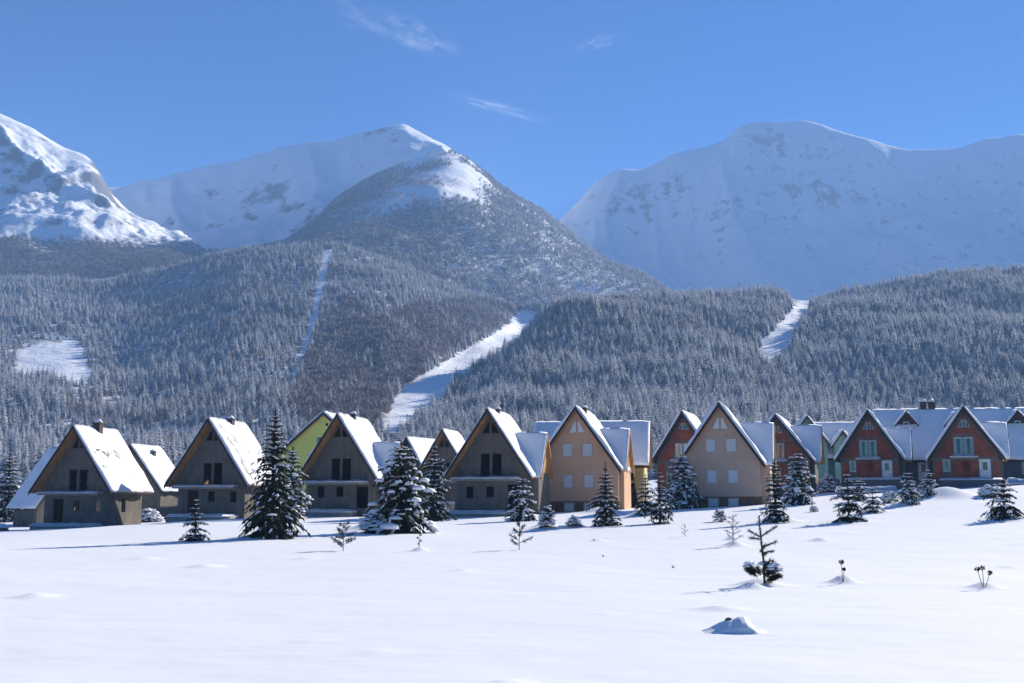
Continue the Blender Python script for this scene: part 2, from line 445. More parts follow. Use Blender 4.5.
# --- the forested slope on the left and in the middle
hillL = Hill([(300, 512),
              (335, 489),
              (520, [(-300, 452), (0, 448), (100, 444), (200, 440), (300, 432), (400, 430), (560, 440), (1330, 470)]),
              ([(-300, 850), (200, 880), (330, 860), (390, 720), (430, 800), (480, 1060), (520, 1260), (560, 1300), (1330, 1300)], [(-300, 360), (0, 362), (60, 362), (130, 370), (250, 345), (330, 350), (390, 382), (430, 372), (480, 345), (540, 335), (620, 372), (700, 430), (1330, 450)]),
              ([(-300, 1300), (300, 1350), (460, 1400), (560, 1410), (1330, 1410)], [(-300, 292), (0, 286), (100, 287), (180, 272), (250, 256), (330, 246), (380, 256), (430, 278), (480, 295), (520, 306), (560, 300), (600, 296), (680, 330), (760, 400), (1330, 440)]),
              (1600, [(-300, 305), (0, 300), (330, 270), (430, 300), (560, 330), (700, 380), (1330, 450)]),
              (2000, [(-300, 420), (1330, 470)])], u1=900, du=5, nt=20, noise=hill_noise(10, 170, 5, 6))
# --- the forested ridge on the right
hillR = Hill([([(300, 330), (385, 335), (1330, 300)], 512),
              ([(300, 350), (385, 356), (470, 345), (1330, 335)], [(300, 520), (370, 500), (400, 486), (1330, 486)]),
              ([(300, 370), (385, 395), (430, 440), (470, 480), (560, 540), (1330, 520)], [(300, 550), (375, 500), (400, 470), (430, 450), (470, 432), (560, 415), (680, 412), (760, 415), (900, 420), (1330, 425)]),
              ([(300, 390), (385, 420), (430, 520), (470, 590), (560, 700), (1330, 720)], [(300, 565), (375, 490), (400, 458), (430, 432), (470, 406), (520, 372), (570, 346), (680, 338), (760, 352), (800, 350), (900, 340), (1330, 335)]),
              ([(300, 410), (385, 440), (430, 580), (470, 680), (520, 780), (570, 850), (690, 920), (1330, 1020)], [(300, 575), (375, 486), (390, 466), (420, 432), (445, 412), (470, 397), (500, 370), (520, 351), (545, 326), (570, 304), (600, 298), (640, 296), (690, 291), (730, 292), (765, 290), (795, 302), (808, 306), (822, 299), (850, 292), (900, 287), (960, 281), (1024, 277), (1130, 267), (1330, 262)]),
              (1150, [(300, 600), (430, 470), (520, 390), (570, 340), (690, 320), (1330, 290)]),
              (1250, [(300, 640), (1330, 420)])], u0=300, u1=1330, du=5, nt=20, noise=hill_noise(12, 130, 15, 6))
# --- wooded dome in front of the middle mountain
dome = Hill([(1280, [(-300, 330), (1330, 400)]),
             (1450, [(-300, 310), (0, 300), (150, 292), (240, 285), (330, 272), (430, 280), (560, 300), (680, 330), (800, 400), (1330, 450)]),
             (1800, [(-300, 290), (0, 288), (180, 278), (240, 262), (290, 252), (330, 228), (400, 205), (440, 200), (480, 212), (540, 245), (600, 270), (640, 285), (700, 320), (800, 400), (1330, 450)]),
             ([(-300, 1950), (200, 1950), (400, 2250), (1330, 2250)], [(-300, 285), (0, 275), (150, 262), (200, 258), (250, 250), (285, 243), (312, 224), (340, 198), (370, 180), (400, 165), (425, 156), (450, 152), (466, 158), (480, 169), (500, 187), (520, 199), (545, 213), (570, 233), (600, 257), (632, 280), (670, 312), (760, 380), (860, 420), (1330, 470)]),
             (2600, [(-300, 340), (150, 290), (300, 250), (400, 195), (450, 180), (540, 240), (640, 310), (760, 380), (1330, 480)]),
             (3000, [(-300, 420), (1330, 490)])], u0=-300, u1=900, du=3.5, nt=30,
            noise=lambda x, y, u, t: 34 * sstep(t, .2, 1.4) * (1 - .8 * sstep(t, 2.3, 3.0)) * fbm(x / 260, y / 260, 25, 5))
# --- snowy ridge of the middle mountain
ridge = Hill([(2100, [(-300, 330), (1330, 420)]),
              (2420, [(-300, 290), (100, 262), (200, 255), (300, 235), (400, 200), (480, 230), (600, 300), (1330, 420)]),
              (2620, [(-300, 240), (60, 225), (150, 232), (220, 222), (300, 200), (360, 180), (400, 160), (450, 170), (520, 240), (600, 310), (1330, 430)]),
              (2850, [(-300, 205), (-100, 195), (60, 190), (125, 186), (160, 178), (200, 167), (240, 158), (275, 149), (320, 141), (350, 135), (375, 129), (393, 124), (406, 124), (418, 131), (432, 141), (450, 147), (470, 165), (520, 230), (600, 300), (1330, 430)]),
              (3300, [(-300, 260), (100, 240), (400, 175), (470, 220), (600, 330), (1330, 440)]),
              (3900, [(-300, 420), (1330, 480)])], u0=-300, u1=760, du=3, nt=34,
             noise=lambda x, y, u, t: (46 * ridged(x / 330 + y / 900, y / 700, 31, 5) * (1 - .85 * sstep(t, 2.2, 3.0)) + 6 * fbm(x / 60, y / 60, 33, 3)) * sstep(t, .2, 1.2))
# --- rocky mountain at the left edge
mtnL = Hill([(1350, [(-300, 340), (400, 340)]),
             (1480, [(-300, 300), (0, 282), (80, 284), (170, 272), (250, 290), (400, 360)]),
             (1750, [(-300, 240), (0, 236), (60, 246), (120, 252), (170, 250), (215, 262), (300, 320), (400, 380)]),
             (2020, [(-300, 165), (-100, 170), (0, 178), (60, 196), (100, 214), (140, 230), (170, 238), (215, 260), (300, 320), (400, 380)]),
             (2250, [(-300, 72), (-120, 86), (-50, 100), (-15, 109), (0, 113), (15, 119), (32, 126), (50, 138), (66, 147), (78, 151), (92, 158), (98, 168), (104, 182), (112, 193), (120, 201), (128, 211), (140, 216), (152, 222), (172, 233), (200, 256), (300, 320), (400, 380)]),
             (2600, [(-300, 130), (0, 170), (100, 220), (200, 280), (300, 350), (400, 400)]),
             (3100, [(-300, 400), (400, 470)])], u0=-300, u1=400, du=2.2, nt=34,
            noise=lambda x, y, u, t: (62 * fbm(x / 190 + .35 * fbm(x / 120, y / 160, 48, 3), y / 620 + x / 700, 49, 3) + 30 * ridged(x / 210 - t * .7, t * 1.1 + x / 420, 41, 6, .55) + 8 * fbm(x / 70, y / 70, 44, 5) + 4 * ridged(x / 40 + y / 90, y / 60, 43, 4, .6)) * sstep(t, 1.5, 2.9) * (1 - .84 * sstep(t, 3.4, 4.0)))
# --- big pale mountain on the right
mtnR = Hill([(2300, [(300, 420), (1330, 360)]),
             (2520, [(300, 390), (450, 345), (560, 300), (640, 290), (760, 288), (1024, 284), (1330, 280)]),
             (2760, [(300, 380), (450, 325), (560, 258), (640, 238), (700, 226), (800, 216), (900, 222), (1024, 214), (1330, 205)]),
             (3000, [(300, 370), (450, 310), (520, 262), (545, 236), (560, 218), (572, 207), (585, 192), (598, 178), (610, 171), (626, 167), (641, 169), (655, 162), (672, 153), (690, 149), (712, 146), (728, 138), (735, 128), (745, 123), (760, 121), (782, 121), (806, 119), (822, 123), (845, 132), (870, 140), (892, 147), (905, 149), (930, 149), (955, 149), (968, 145), (985, 139), (1005, 137), (1024, 135), (1080, 128), (1150, 118), (1330, 120)]),
             (3500, [(300, 390), (450, 340), (600, 230), (760, 170), (1024, 180), (1330, 160)]),
             (4100, [(300, 450), (1330, 420)])], u0=300, u1=1330, du=3, nt=34,
            noise=lambda x, y, u, t: (50 * ridged(x / 420 + .2, y / 800 + x / 2600, 52, 5, .5) + 26 * ridged(x / 110 + .4 * fbm(x / 150, y / 150, 57, 3), y / 420 + x / 800, 56, 4, .5) + 7 * fbm(x / 50, y / 50, 53, 4)) * sstep(t, .3, 1.2) * (1 - .9 * sstep(t, 2.25, 3.0)))

def wood_mask(px, py, p, polys=(RUN_MAIN, RUN_NARROW, CLEARING)):
    w = np.ones(np.shape(px))
    for poly in polys: w = np.where(inpoly(px, py, poly), 0, w)
    return w
for h, nm, lb, pl in ((hillL, 'hill', 'broad slope below the conifer wood with two ski runs', (RUN_MAIN, RUN_NARROW, CLEARING)), (hillR, 'hill', 'long low ridge under the conifer wood behind the brick houses', (RUN_RIGHT,))):
    U, T, pts = h.grid(); px, py = project(pts)
    w = wood_mask(px, py, pts, pl)
    o = from_grid(nm, pts, mountain_mat('hill_snow', 0.0), attr={'wood': w, 'rocky': 0 * w})
    tag(o, lb, 'hill', kind='structure')
U, T, pts = dome.grid(); px, py = project(pts)
snowy = np.clip(np.exp(-(((px - 425) / 34) ** 2 + ((py - 190) / 12) ** 2)) + np.exp(-(((px - 470) / 22) ** 2 + ((py - 175) / 22) ** 2)), 0, 1)
DOME_CREST = [(200, 258), (250, 250), (285, 243), (312, 224), (340, 198), (370, 180), (400, 165), (425, 156), (450, 152), (466, 158), (480, 169), (500, 187), (520, 199), (545, 213), (570, 233), (600, 257), (632, 280), (670, 312)]
def dome_wood(px, py, p):
    d = py - np.interp(px, [c[0] for c in DOME_CREST], [c[1] for c in DOME_CREST])
    patch = fbm(p[..., 0] / 70, p[..., 1] / 110, 71, 4)
    spur = np.exp(-((d - 5) / 9) ** 2) * sstep(px, 425, 385)                       # dark comb of trees along the left spur
    opening = np.exp(-((d - 25) / 21) ** 2) * sstep(px, 345, 400) * sstep(px, 500, 455)    # thinly wooded bowl under the summit
    streak = np.exp(-(((px - 462 - (py - 172) * .75) / 8) ** 2 + ((py - 174) / 20) ** 2))
    a = np.exp(-(((px - 425) / 26) ** 2 + ((py - 191) / 6) ** 2))
    flank = sstep(px + (py - 200) * .8, 470, 540)
    w = 1.0 - .62 * opening - 1.0 * streak - .9 * a - .02 * flank + patch * (.35 + .9 * (opening + streak) + .25 * flank)
    top = np.exp(-(d / 13) ** 2) * sstep(px, 385, 415) * sstep(px, 505, 475)
    w = w - (.85 - .6 * patch) * top - .28 * np.exp(-((d - 22) / 20) ** 2) * sstep(px, 300, 350) * sstep(px, 420, 400)
    return np.clip(np.maximum(w, spur * .9 * sstep(px, 418, 392)), 0.02, 1)
o = from_grid('mountain', pts, mountain_mat('dome_snow', .22, scale=.01), attr={'wood': (1.5 - .45 * sstep(px + (py - 200) * .8, 470, 540)) * dome_wood(px, py, pts) ** 1.5, 'rocky': 0 * px})
tag(o, 'wooded flank of the middle mountain, grey brown with bare trees', 'mountain', kind='structure')
U, T, pts = ridge.grid(); px, py = project(pts)
rk = .12 * np.exp(-((py - 222 + (px - 230) * .22) / 4) ** 2) * sstep(px, 150, 240) + .2 * np.exp(-(((px - 385) / 22) ** 2 + ((py - 132) / 7) ** 2))
o = from_grid('mountain', pts, mountain_mat('ridge_snow', .25, rock=(.15, .14, .14), scale=.014), attr={'wood': 0 * px, 'rocky': rk})
tag(o, 'smooth snowy ridge of the middle mountain rising to its round top', 'mountain', kind='structure')
U, T, pts = mtnL.grid(); px, py = project(pts)
o = from_grid('mountain', pts, mountain_mat('crag_snow', .35, rock=(.13, .13, .145), scale=.022), attr={'wood': 2.5 * sstep(py, 234, 250), 'rocky': .06 * sstep(px, 60, 110) * (py < 225)})
tag(o, 'rugged sunlit rocky mountain at the left edge', 'mountain', kind='structure')
U, T, pts = mtnR.grid(); px, py = project(pts)
rk = .17 * np.exp(-(((px - 765) / 28) ** 2 + ((py - 140) / 10) ** 2)) + .16 * np.exp(-(((px - 655) / 35) ** 2 + ((py - 187) / 6) ** 2)) + .09 * np.exp(-(((px - 620) / 26) ** 2 + ((py - 205) / 12) ** 2)) \
    + .03 * np.exp(-(((px - 770) / 50) ** 2 + ((py - 235) / 30) ** 2)) + .05 * np.exp(-(((px - 940) / 80) ** 2 + ((py - 235) / 25) ** 2)) + .04 * sstep(px, 860, 960) * sstep(py, 190, 230)
o = from_grid('mountain', pts, mountain_mat('pale_snow', .215, rock=(.24, .23, .23), scale=.03, stretch=(1, .5, 1)), attr={'wood': 0 * px, 'rocky': rk})
tag(o, 'huge pale snow mountain with flat summit on the right, in shade', 'mountain', kind='structure')

# ================================================================== FOREST TREES
def forest_conifer(seed, h=8.0, r=1.75, frost=.5):
    rng = random.Random(seed); mb = MB()
    nw = 13
    for k in range(nw):
        t = (k + .3) / nw; z = h * (.06 + .92 * t); L = r * (1 - t) ** .8 * rng.uniform(.85, 1.15) + .1
        nb = 7 if t < .7 else 5
        a0 = rng.random() * 6.28
        for i in range(nb):
            a = a0 + 2 * PI * i / nb + rng.uniform(-.25, .25); l = L * rng.uniform(.7, 1.2)
            d = Vector((math.cos(a), math.sin(a), 0)); sd = Vector((-d.y, d.x, 0))
            dr = -.28 - .25 * rng.random() + .35 * t
            base = Vector((0, 0, z)); mid = base + d * l * .55 + Vector((0, 0, dr * l * .35)); tip = base + d * l + Vector((0, 0, dr * l))
            w = l * .34 + .06
            hang = Vector((0, 0, -.22 * l - .05))
            mb.face([base, mid + sd * w, tip, mid - sd * w], 0)
            mb.face([base + hang * .3, mid + hang, tip + hang * .6], 1 if rng.random() < frost * .85 else 0)
            if rng.random() < frost:
                up = Vector((0, 0, .08)); q = rng.uniform(.6, .95)
                b2 = base + d * l * (1 - q)
                mb.face([b2 + up * 1.5, mid + sd * w * .85 + up, tip + up * .7, mid - sd * w * .85 + up], 1)
            if rng.random() < frost * .8:
                s2 = rng.choice((-1, 1)); p = mid.lerp(tip, .3) + sd * w * .7 * s2
                mb.face([p + Vector((0, 0, .2)), p + d * .35 * l + sd * .2 * s2 * l - Vector((0, 0, .1)), p - d * .2 * l - Vector((0, 0, .25 * l))], 1)
    mb.face([(0.08, 0, h * .93), (-.05, .07, h * .93), (0, 0, h * 1.03)], 1)
    mb.face([(-.08, 0, h * .9), (.05, -.07, h * .9), (0, 0, h * 1.03)], 0)
    tr = MB(); tr.tube((0, 0, -.6), (0, 0, h * .95), .16, .02, 5)
    return mb, tr

def forest_bare(seed, h=8.0, r=2.2, frost=.3):
    rng = random.Random(seed); mb = MB()
    for k in range(90):
        z0 = h * rng.uniform(.05, .55); a = rng.random() * 6.28; el = rng.uniform(.35, 1.35); l = h * rng.uniform(.2, .42)
        c = Vector((rng.gauss(0, .3), rng.gauss(0, .3), z0)) + Vector((math.cos(a), math.sin(a), 0)) * r * .45 * rng.random()
        d = Vector((math.cos(a) * math.cos(el), math.sin(a) * math.cos(el), math.sin(el)))
        sd = d.orthogonal().normalized(); sd.rotate(Matrix.Rotation(rng.random() * 6.28, 3, d))
        mi = 1 if rng.random() < frost else 0
        w = rng.uniform(.10, .24)
        mb.face([c, c + d * l * .6 + sd * w, c + d * l, c + d * l * .5 - sd * w], mi)
    tr = MB(); tr.tube((0, 0, -.6), (0, 0, h * .5), .15, .07, 5)
    return mb, tr

rng = np.random.default_rng(11)
def conif_densR(px, py, p): return wood_mask(px, py, p, (RUN_RIGHT,))
def bare_densR(px, py, p): return wood_mask(px, py, p, (RUN_RIGHT,)) * np.where(fbm(p[..., 0] / 110, p[..., 1] / 160, 61, 3) > .18, .3, .05)
def conif_dens(px, py, p):
    w = wood_mask(px, py, p)
    brown = inpoly(px, py, BROWN_HILL)
    hollow = inpoly(px, py, DARK_HOLLOW)
    return w * np.where(brown, .10, np.where(hollow, .22, 1.0))
def bare_dens(px, py, p):
    w = wood_mask(px, py, p)
    brown = inpoly(px, py, BROWN_HILL); hollow = inpoly(px, py, DARK_HOLLOW)
    patch = fbm(p[..., 0] / 110, p[..., 1] / 160, 61, 3) > .18
    return w * np.where(brown, 1.0, np.where(hollow, .9, np.where(patch, .30, .05)))
cL = hillL.scatter(34000, conif_dens, rng, 4.2)
cR = hillR.scatter(25000, conif_densR, rng, 4.15, 360, 1230)
bL = hillL.scatter(15000, bare_dens, rng, 4.2, 60, 640)
bR = hillR.scatter(2500, bare_densR, rng, 4.1, 400, 1230)
def dome_dens(px, py, p):
    right = sstep(px + (py - 200) * .9, 480, 560)
    return dome_wood(px, py, p) ** 1.5 * (1 - .5 * right)
dB = dome.scatter(26000, dome_dens, rng, 3.0, -60, 760)
def dome_con(px, py, p):
    right = sstep(px + (py - 200) * .9, 480, 560); low = sstep(py, 238, 262)
    return dome_wood(px, py, p) ** 2 * np.clip(right * .9 + low * .8 + .03, 0, 1)
dC = dome.scatter(20000, dome_con, rng, 3.0, -60, 760)
lB = mtnL.scatter(12000, lambda px, py, p: sstep(py + 14 * fbm(p[..., 0] / 80, p[..., 1] / 120, 66, 3), 238, 252), rng, 2.3, -150, 330)

def pack(items, seed):
    r_ = np.random.default_rng(seed)
    pos = np.concatenate([i[0] for i in items]); n = len(pos)
    sc = np.concatenate([np.full(len(i[0]), i[1]) for i in items])
    f = r_.uniform(.55, 1.3, n) * (1 + .45 * fbm(pos[:, 0] / 55, pos[:, 1] / 55, 91, 3)); scl = np.stack([sc * f * r_.uniform(.85, 1.2, n)] * 2 + [sc * f * r_.uniform(.9, 1.2, n)], -1)
    return pos, scl, r_.uniform(0, 6.28, n)

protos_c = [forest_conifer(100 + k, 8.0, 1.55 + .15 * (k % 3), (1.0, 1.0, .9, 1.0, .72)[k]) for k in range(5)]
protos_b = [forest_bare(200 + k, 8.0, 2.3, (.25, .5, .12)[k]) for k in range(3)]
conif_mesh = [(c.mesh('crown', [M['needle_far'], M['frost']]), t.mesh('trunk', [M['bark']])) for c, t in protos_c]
bare_mesh = [(c.mesh('crown', [M['twig_far'], M['frost_dim']]), t.mesh('trunk', [M['bark']])) for c, t in protos_b]

# rooflines: where a tree is hidden by houses it stays in the mass
ROOFLINE = [(0, 455), (20, 470), (40, 445), (72, 420), (120, 428), (140, 446), (168, 456), (185, 446), (208, 414), (244, 420), (258, 445), (275, 417), (300, 440), (322, 410), (337, 410), (382, 414), (400, 436), (420, 440), (442, 427), (462, 440), (487, 406), (512, 416), (530, 430), (550, 425), (575, 403), (590, 412), (605, 422), (648, 423), (655, 455), (681, 409), (695, 420), (718, 400), (745, 424), (768, 424), (776, 412), (795, 430), (802, 424), (850, 424), (867, 408), (880, 412), (1024, 405)]
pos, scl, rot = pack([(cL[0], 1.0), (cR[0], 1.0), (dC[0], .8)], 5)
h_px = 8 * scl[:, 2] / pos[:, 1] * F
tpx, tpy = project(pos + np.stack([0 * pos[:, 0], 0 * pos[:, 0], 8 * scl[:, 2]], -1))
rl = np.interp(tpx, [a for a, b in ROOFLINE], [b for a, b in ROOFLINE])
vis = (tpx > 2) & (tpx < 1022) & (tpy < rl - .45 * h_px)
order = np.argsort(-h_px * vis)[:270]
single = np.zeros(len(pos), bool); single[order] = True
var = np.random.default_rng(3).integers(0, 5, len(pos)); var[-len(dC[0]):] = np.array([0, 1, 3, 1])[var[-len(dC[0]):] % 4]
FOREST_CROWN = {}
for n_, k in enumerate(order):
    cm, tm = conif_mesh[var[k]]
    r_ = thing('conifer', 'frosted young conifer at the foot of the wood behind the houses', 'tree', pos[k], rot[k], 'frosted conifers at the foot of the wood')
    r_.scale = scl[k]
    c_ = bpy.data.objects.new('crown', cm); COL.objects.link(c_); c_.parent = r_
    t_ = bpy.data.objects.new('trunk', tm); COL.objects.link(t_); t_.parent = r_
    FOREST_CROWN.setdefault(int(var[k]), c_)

def mass(name, pos, scl, rot, var, protos, label, cat):
    me = bpy.data.meshes.new(name); me.vertices.add(len(pos)); me.vertices.foreach_set('co', pos.astype(np.float32).ravel())
    a = me.attributes.new('scl', 'FLOAT_VECTOR', 'POINT'); a.data.foreach_set('vector', scl.astype(np.float32).ravel())
    a = me.attributes.new('turn', 'FLOAT', 'POINT'); a.data.foreach_set('value', rot.astype(np.float32))
    a = me.attributes.new('var', 'INT', 'POINT'); a.data.foreach_set('value', var.astype(np.int32))
    o = bpy.data.objects.new(name, me); COL.objects.link(o); tag(o, label, cat, kind='stuff')
    g = bpy.data.node_groups.new(name, 'GeometryNodeTree')
    g.interface.new_socket('Geometry', in_out='INPUT', socket_type='NodeSocketGeometry')
    g.interface.new_socket('Geometry', in_out='OUTPUT', socket_type='NodeSocketGeometry')
    gi = g.nodes.new('NodeGroupInput'); go_ = g.nodes.new('NodeGroupOutput'); jn = g.nodes.new('GeometryNodeJoinGeometry')
    def na(nm, ty):
        n = g.nodes.new('GeometryNodeInputNamedAttribute'); n.data_type = ty; n.inputs['Name'].default_value = nm
        return n.outputs['Attribute']
    s_, t_, v_ = na('scl', 'FLOAT_VECTOR'), na('turn', 'FLOAT'), na('var', 'INT')
    cx = g.nodes.new('ShaderNodeCombineXYZ'); g.links.new(t_, cx.inputs['Z'])
    er = g.nodes.new('FunctionNodeEulerToRotation'); g.links.new(cx.outputs[0], er.inputs[0])
    for k, po in protos.items():
        oi = g.nodes.new('GeometryNodeObjectInfo'); oi.transform_space = 'ORIGINAL'; oi.inputs['Object'].default_value = po; oi.inputs['As Instance'].default_value = False
        cp = g.nodes.new('FunctionNodeCompare'); cp.data_type = 'INT'; cp.operation = 'EQUAL'
        ins = [i for i in cp.inputs if i.enabled]
        g.links.new(v_, ins[0]); ins[1].default_value = k
        ip = g.nodes.new('GeometryNodeInstanceOnPoints')
        g.links.new(gi.outputs[0], ip.inputs['Points']); g.links.new(cp.outputs[0], ip.inputs['Selection']); g.links.new(oi.outputs['Geometry'], ip.inputs['Instance'])
        g.links.new(er.outputs[0], ip.inputs['Rotation']); g.links.new(s_, ip.inputs['Scale'])
        g.links.new(ip.outputs[0], jn.inputs[0])
    g.links.new(jn.outputs[0], go_.inputs[0])
    o.modifiers.new('wood', 'NODES').node_group = g
    return o
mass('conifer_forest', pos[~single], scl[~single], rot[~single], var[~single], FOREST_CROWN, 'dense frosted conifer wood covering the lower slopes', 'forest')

pos, scl, rot = pack([(bL[0], .75), (bR[0], .8), (dB[0], .85), (lB[0], .9)], 6)
var = np.random.default_rng(4).integers(0, 3, len(pos)); var[-len(lB[0]):] = 2; bz = (inpoly(bL[1], bL[2], BROWN_HILL) | inpoly(bL[1], bL[2], DARK_HOLLOW)) & (np.arange(len(bL[1])) % 4 > 0); var[:len(bz)][bz] = 2; a_ = len(bL[0]) + len(bR[0]); up_ = dB[2] - np.interp(dB[1], [c[0] for c in DOME_CREST], [c[1] for c in DOME_CREST]); pale = ((up_ > 14) & (dB[2] < 232)) | (dB[1] > 470); var[a_:a_ + len(pale)][pale] = 1
far = np.concatenate([np.zeros(len(bL[0]) + len(bR[0]), bool), np.ones(len(dB[0]) + len(lB[0]), bool)])
near = np.argsort(np.where(far, 1e9, pos[:, 1]))[:3]
BARE = {}
for k_, k in enumerate(near):
    cm, tm = bare_mesh[k_]
    r_ = thing('bare_tree', 'leafless grey brown tree among the conifers on the slope', 'tree', pos[k], rot[k], 'leafless trees on the slope')
    r_.scale = scl[k]
    c_ = bpy.data.objects.new('crown', cm); COL.objects.link(c_); c_.parent = r_
    t_ = bpy.data.objects.new('trunk', tm); COL.objects.link(t_); t_.parent = r_
    BARE[k_] = c_
kp = np.ones(len(pos), bool); kp[near] = False
mass('bare_woodland', pos[kp], scl[kp], rot[kp], var[kp], BARE, 'grey brown leafless woodland on the slopes and mountain flanks', 'woodland')

# ================================================================== HOUSES
ROT = R(-9)

def lerp3(a, b, t): return tuple(a[i] + (b[i] - a[i]) * t for i in range(3))

def roof_plane(root, R0, R1, E1, E0, thick=.2, snow=.26, seed=0, mats=('roof_sheet', 'soffit'), ridge_open=False, scars=(), name='roof', taper=(1, 1, 1)):
    """one slope: R0->R1 along the ridge, E0/E1 the eave corners under them.  A deck of two faces (wood below) and its snow"""
    R0, R1, E1, E0 = map(Vector, (R0, R1, E1, E0))
    n = (R1 - R0).cross(E0 - R0).normalized()
    if n.z < 0: n = -n
    q = [R0, R1, E1, E0]
    mb = MB()
    mb.hexa([p - n * thick for p in q], [p - n * thick * .45 for p in q], 1)
    mb.hexa([p - n * thick * .44 for p in q], [p for p in q], 0)
    rf = mb.build(name, [M[mats[0]], M[mats[1]]], root)
    if snow <= 0: return rf
    La = max((R1 - R0).length, (E1 - E0).length); Lb = (E0 - R0).length
    na, nb = max(6, int(La / .22)), max(6, int(Lb / .22))
    V = []; up = Vector((0, 0, 1))
    down = (E0 - R0).normalized()
    for j in range(nb + 1):
        for i in range(na + 1):
            s, t = i / na, j / nb
            base = (R0.lerp(R1, s)).lerp(E0.lerp(E1, s), t)
            ragged = mnoise.noise(Vector((s * La * 1.1, seed * 7.3, 2))) * .3
            if j == nb: base = base + down * (ragged * .6 + .05)
            w = base * .9 + Vector((seed * 3.1, 0, 0))
            h = snow * (1 + .5 * mnoise.noise(w * .6) + .25 * mnoise.noise(w * 2.1))
            ds, dt = min(s, 1 - s) * La, (1 - t) * Lb
            e = min(1, .25 + math.sqrt(max(0, ds) / .28)) * min(1, .3 + math.sqrt(max(0, dt) / .22))
            h *= e
            for (s0, s1, t0, t1, amt) in scars:      # strips where the snow has slid away
                wob = .06 * mnoise.noise(Vector((s * 9, t * 9, seed))) 
                if s0 < s + wob < s1 and t0 < t + wob < t1: h = -.03 if amt > .55 and mnoise.noise(Vector((s * 26, t * 26, seed))) > -.25 else h * (1 - amt)
            hr = snow * .8 * (1 + .3 * mnoise.noise(Vector((s * La * .9, seed, 5))))
            k = max(0, 1 - t * Lb / .5)
            off = n * h * (1 - k) + up * hr * k * min(1, .4 + ds)
            V.append(base + off)
    b = MB(); W = na + 1
    for j in range(nb):
        for i in range(na):
            a = j * W + i; b.f.append((a, a + 1, a + W + 1, a + W)); b.m.append(0)
    b.v = [tuple(p) for p in V]
    # skirts down to the deck
    lip = n * .004
    def low(i, j):
        s, t = i / na, j / nb
        return tuple((R0.lerp(R1, s)).lerp(E0.lerp(E1, s), t) + lip)
    ring = [(i, 0) for i in range(na)] + [(na, j) for j in range(nb)] + [(i, nb) for i in range(na, 0, -1)] + [(0, j) for j in range(nb, 0, -1)]
    st = len(b.v); b.v += [low(i, j) for i, j in ring]; m = len(ring)
    for k in range(m):
        i, j = ring[k]; i2, j2 = ring[(k + 1) % m]
        b.f.append((j * W + i, st + k, st + (k + 1) % m, j2 * W + i2)); b.m.append(0)
    b.build('roof_snow', M['snow'], rf, True)
    return rf

def slab_snow(root, x0, x1, y0, y1, z, h=.22, seed=0, name='snow_cover'):
    na, nb = max(5, int((x1 - x0) / .18)), max(4, int((y1 - y0) / .18))
    b = MB(); W = na + 1
    for j in range(nb + 1):
        for i in range(na + 1):
            s, t = i / na, j / nb; x, y = x0 + (x1 - x0) * s, y0 + (y1 - y0) * t
            d = min(s * (x1 - x0), (1 - s) * (x1 - x0), t * (y1 - y0), (1 - t) * (y1 - y0))
            hh = h * min(1, .35 + math.sqrt(d / .25)) * (1 + .4 * mnoise.noise(Vector((x * .9 + seed, y * .9, 1))))
            b.v.append((x, y, z + hh))
    for j in range(nb):
        for i in range(na):
            a = j * W + i; b.f.append((a, a + 1, a + W + 1, a + W)); b.m.append(0)
    ring = [(i, 0) for i in range(na)] + [(na, j) for j in range(nb)] + [(i, nb) for i in range(na, 0, -1)] + [(0, j) for j in range(nb, 0, -1)]
    st = len(b.v); m = len(ring)
    b.v += [(x0 + (x1 - x0) * i / na, y0 + (y1 - y0) * j / nb, z + .003) for i, j in ring]
    for k in range(m):
        i, j = ring[k]; i2, j2 = ring[(k + 1) % m]
        b.f.append((j * W + i, j2 * W + i2, st + (k + 1) % m, st + k)); b.m.append(0)
    return b.build(name, M['snow'], root, True)

def wall_panel(mb, outer, holes, th, tf, mi=0):
    """a flat wall with holes: outer and holes are 2D loops, tf maps (a, b, depth) to 3D"""
    loops = [[Vector((a, b, 0)) for a, b in outer]] + [[Vector((a, b, 0)) for a, b in h] for h in holes]
    tris = tessellate_polygon(loops)
    flat = [p for l in loops for p in l]
    for d in (0, th):
        b = len(mb.v); mb.v += [tf(p.x, p.y, d) for p in flat]
        for t in tris: mb.f.append(tuple(b + i for i in t)); mb.m.append(mi)
    k = len(mb.v) - 2 * len(flat)
    o = 0
    for l in loops:
        n = len(l)
        for i in range(n):
            j = (i + 1) % n
            mb.f.append((k + o + i, k + o + j, k + len(flat) + o + j, k + len(flat) + o + i)); mb.m.append(mi)
        o += n

def rect(x0, x1, z0, z1): return [(x0, z0), (x1, z0), (x1, z1), (x0, z1)]

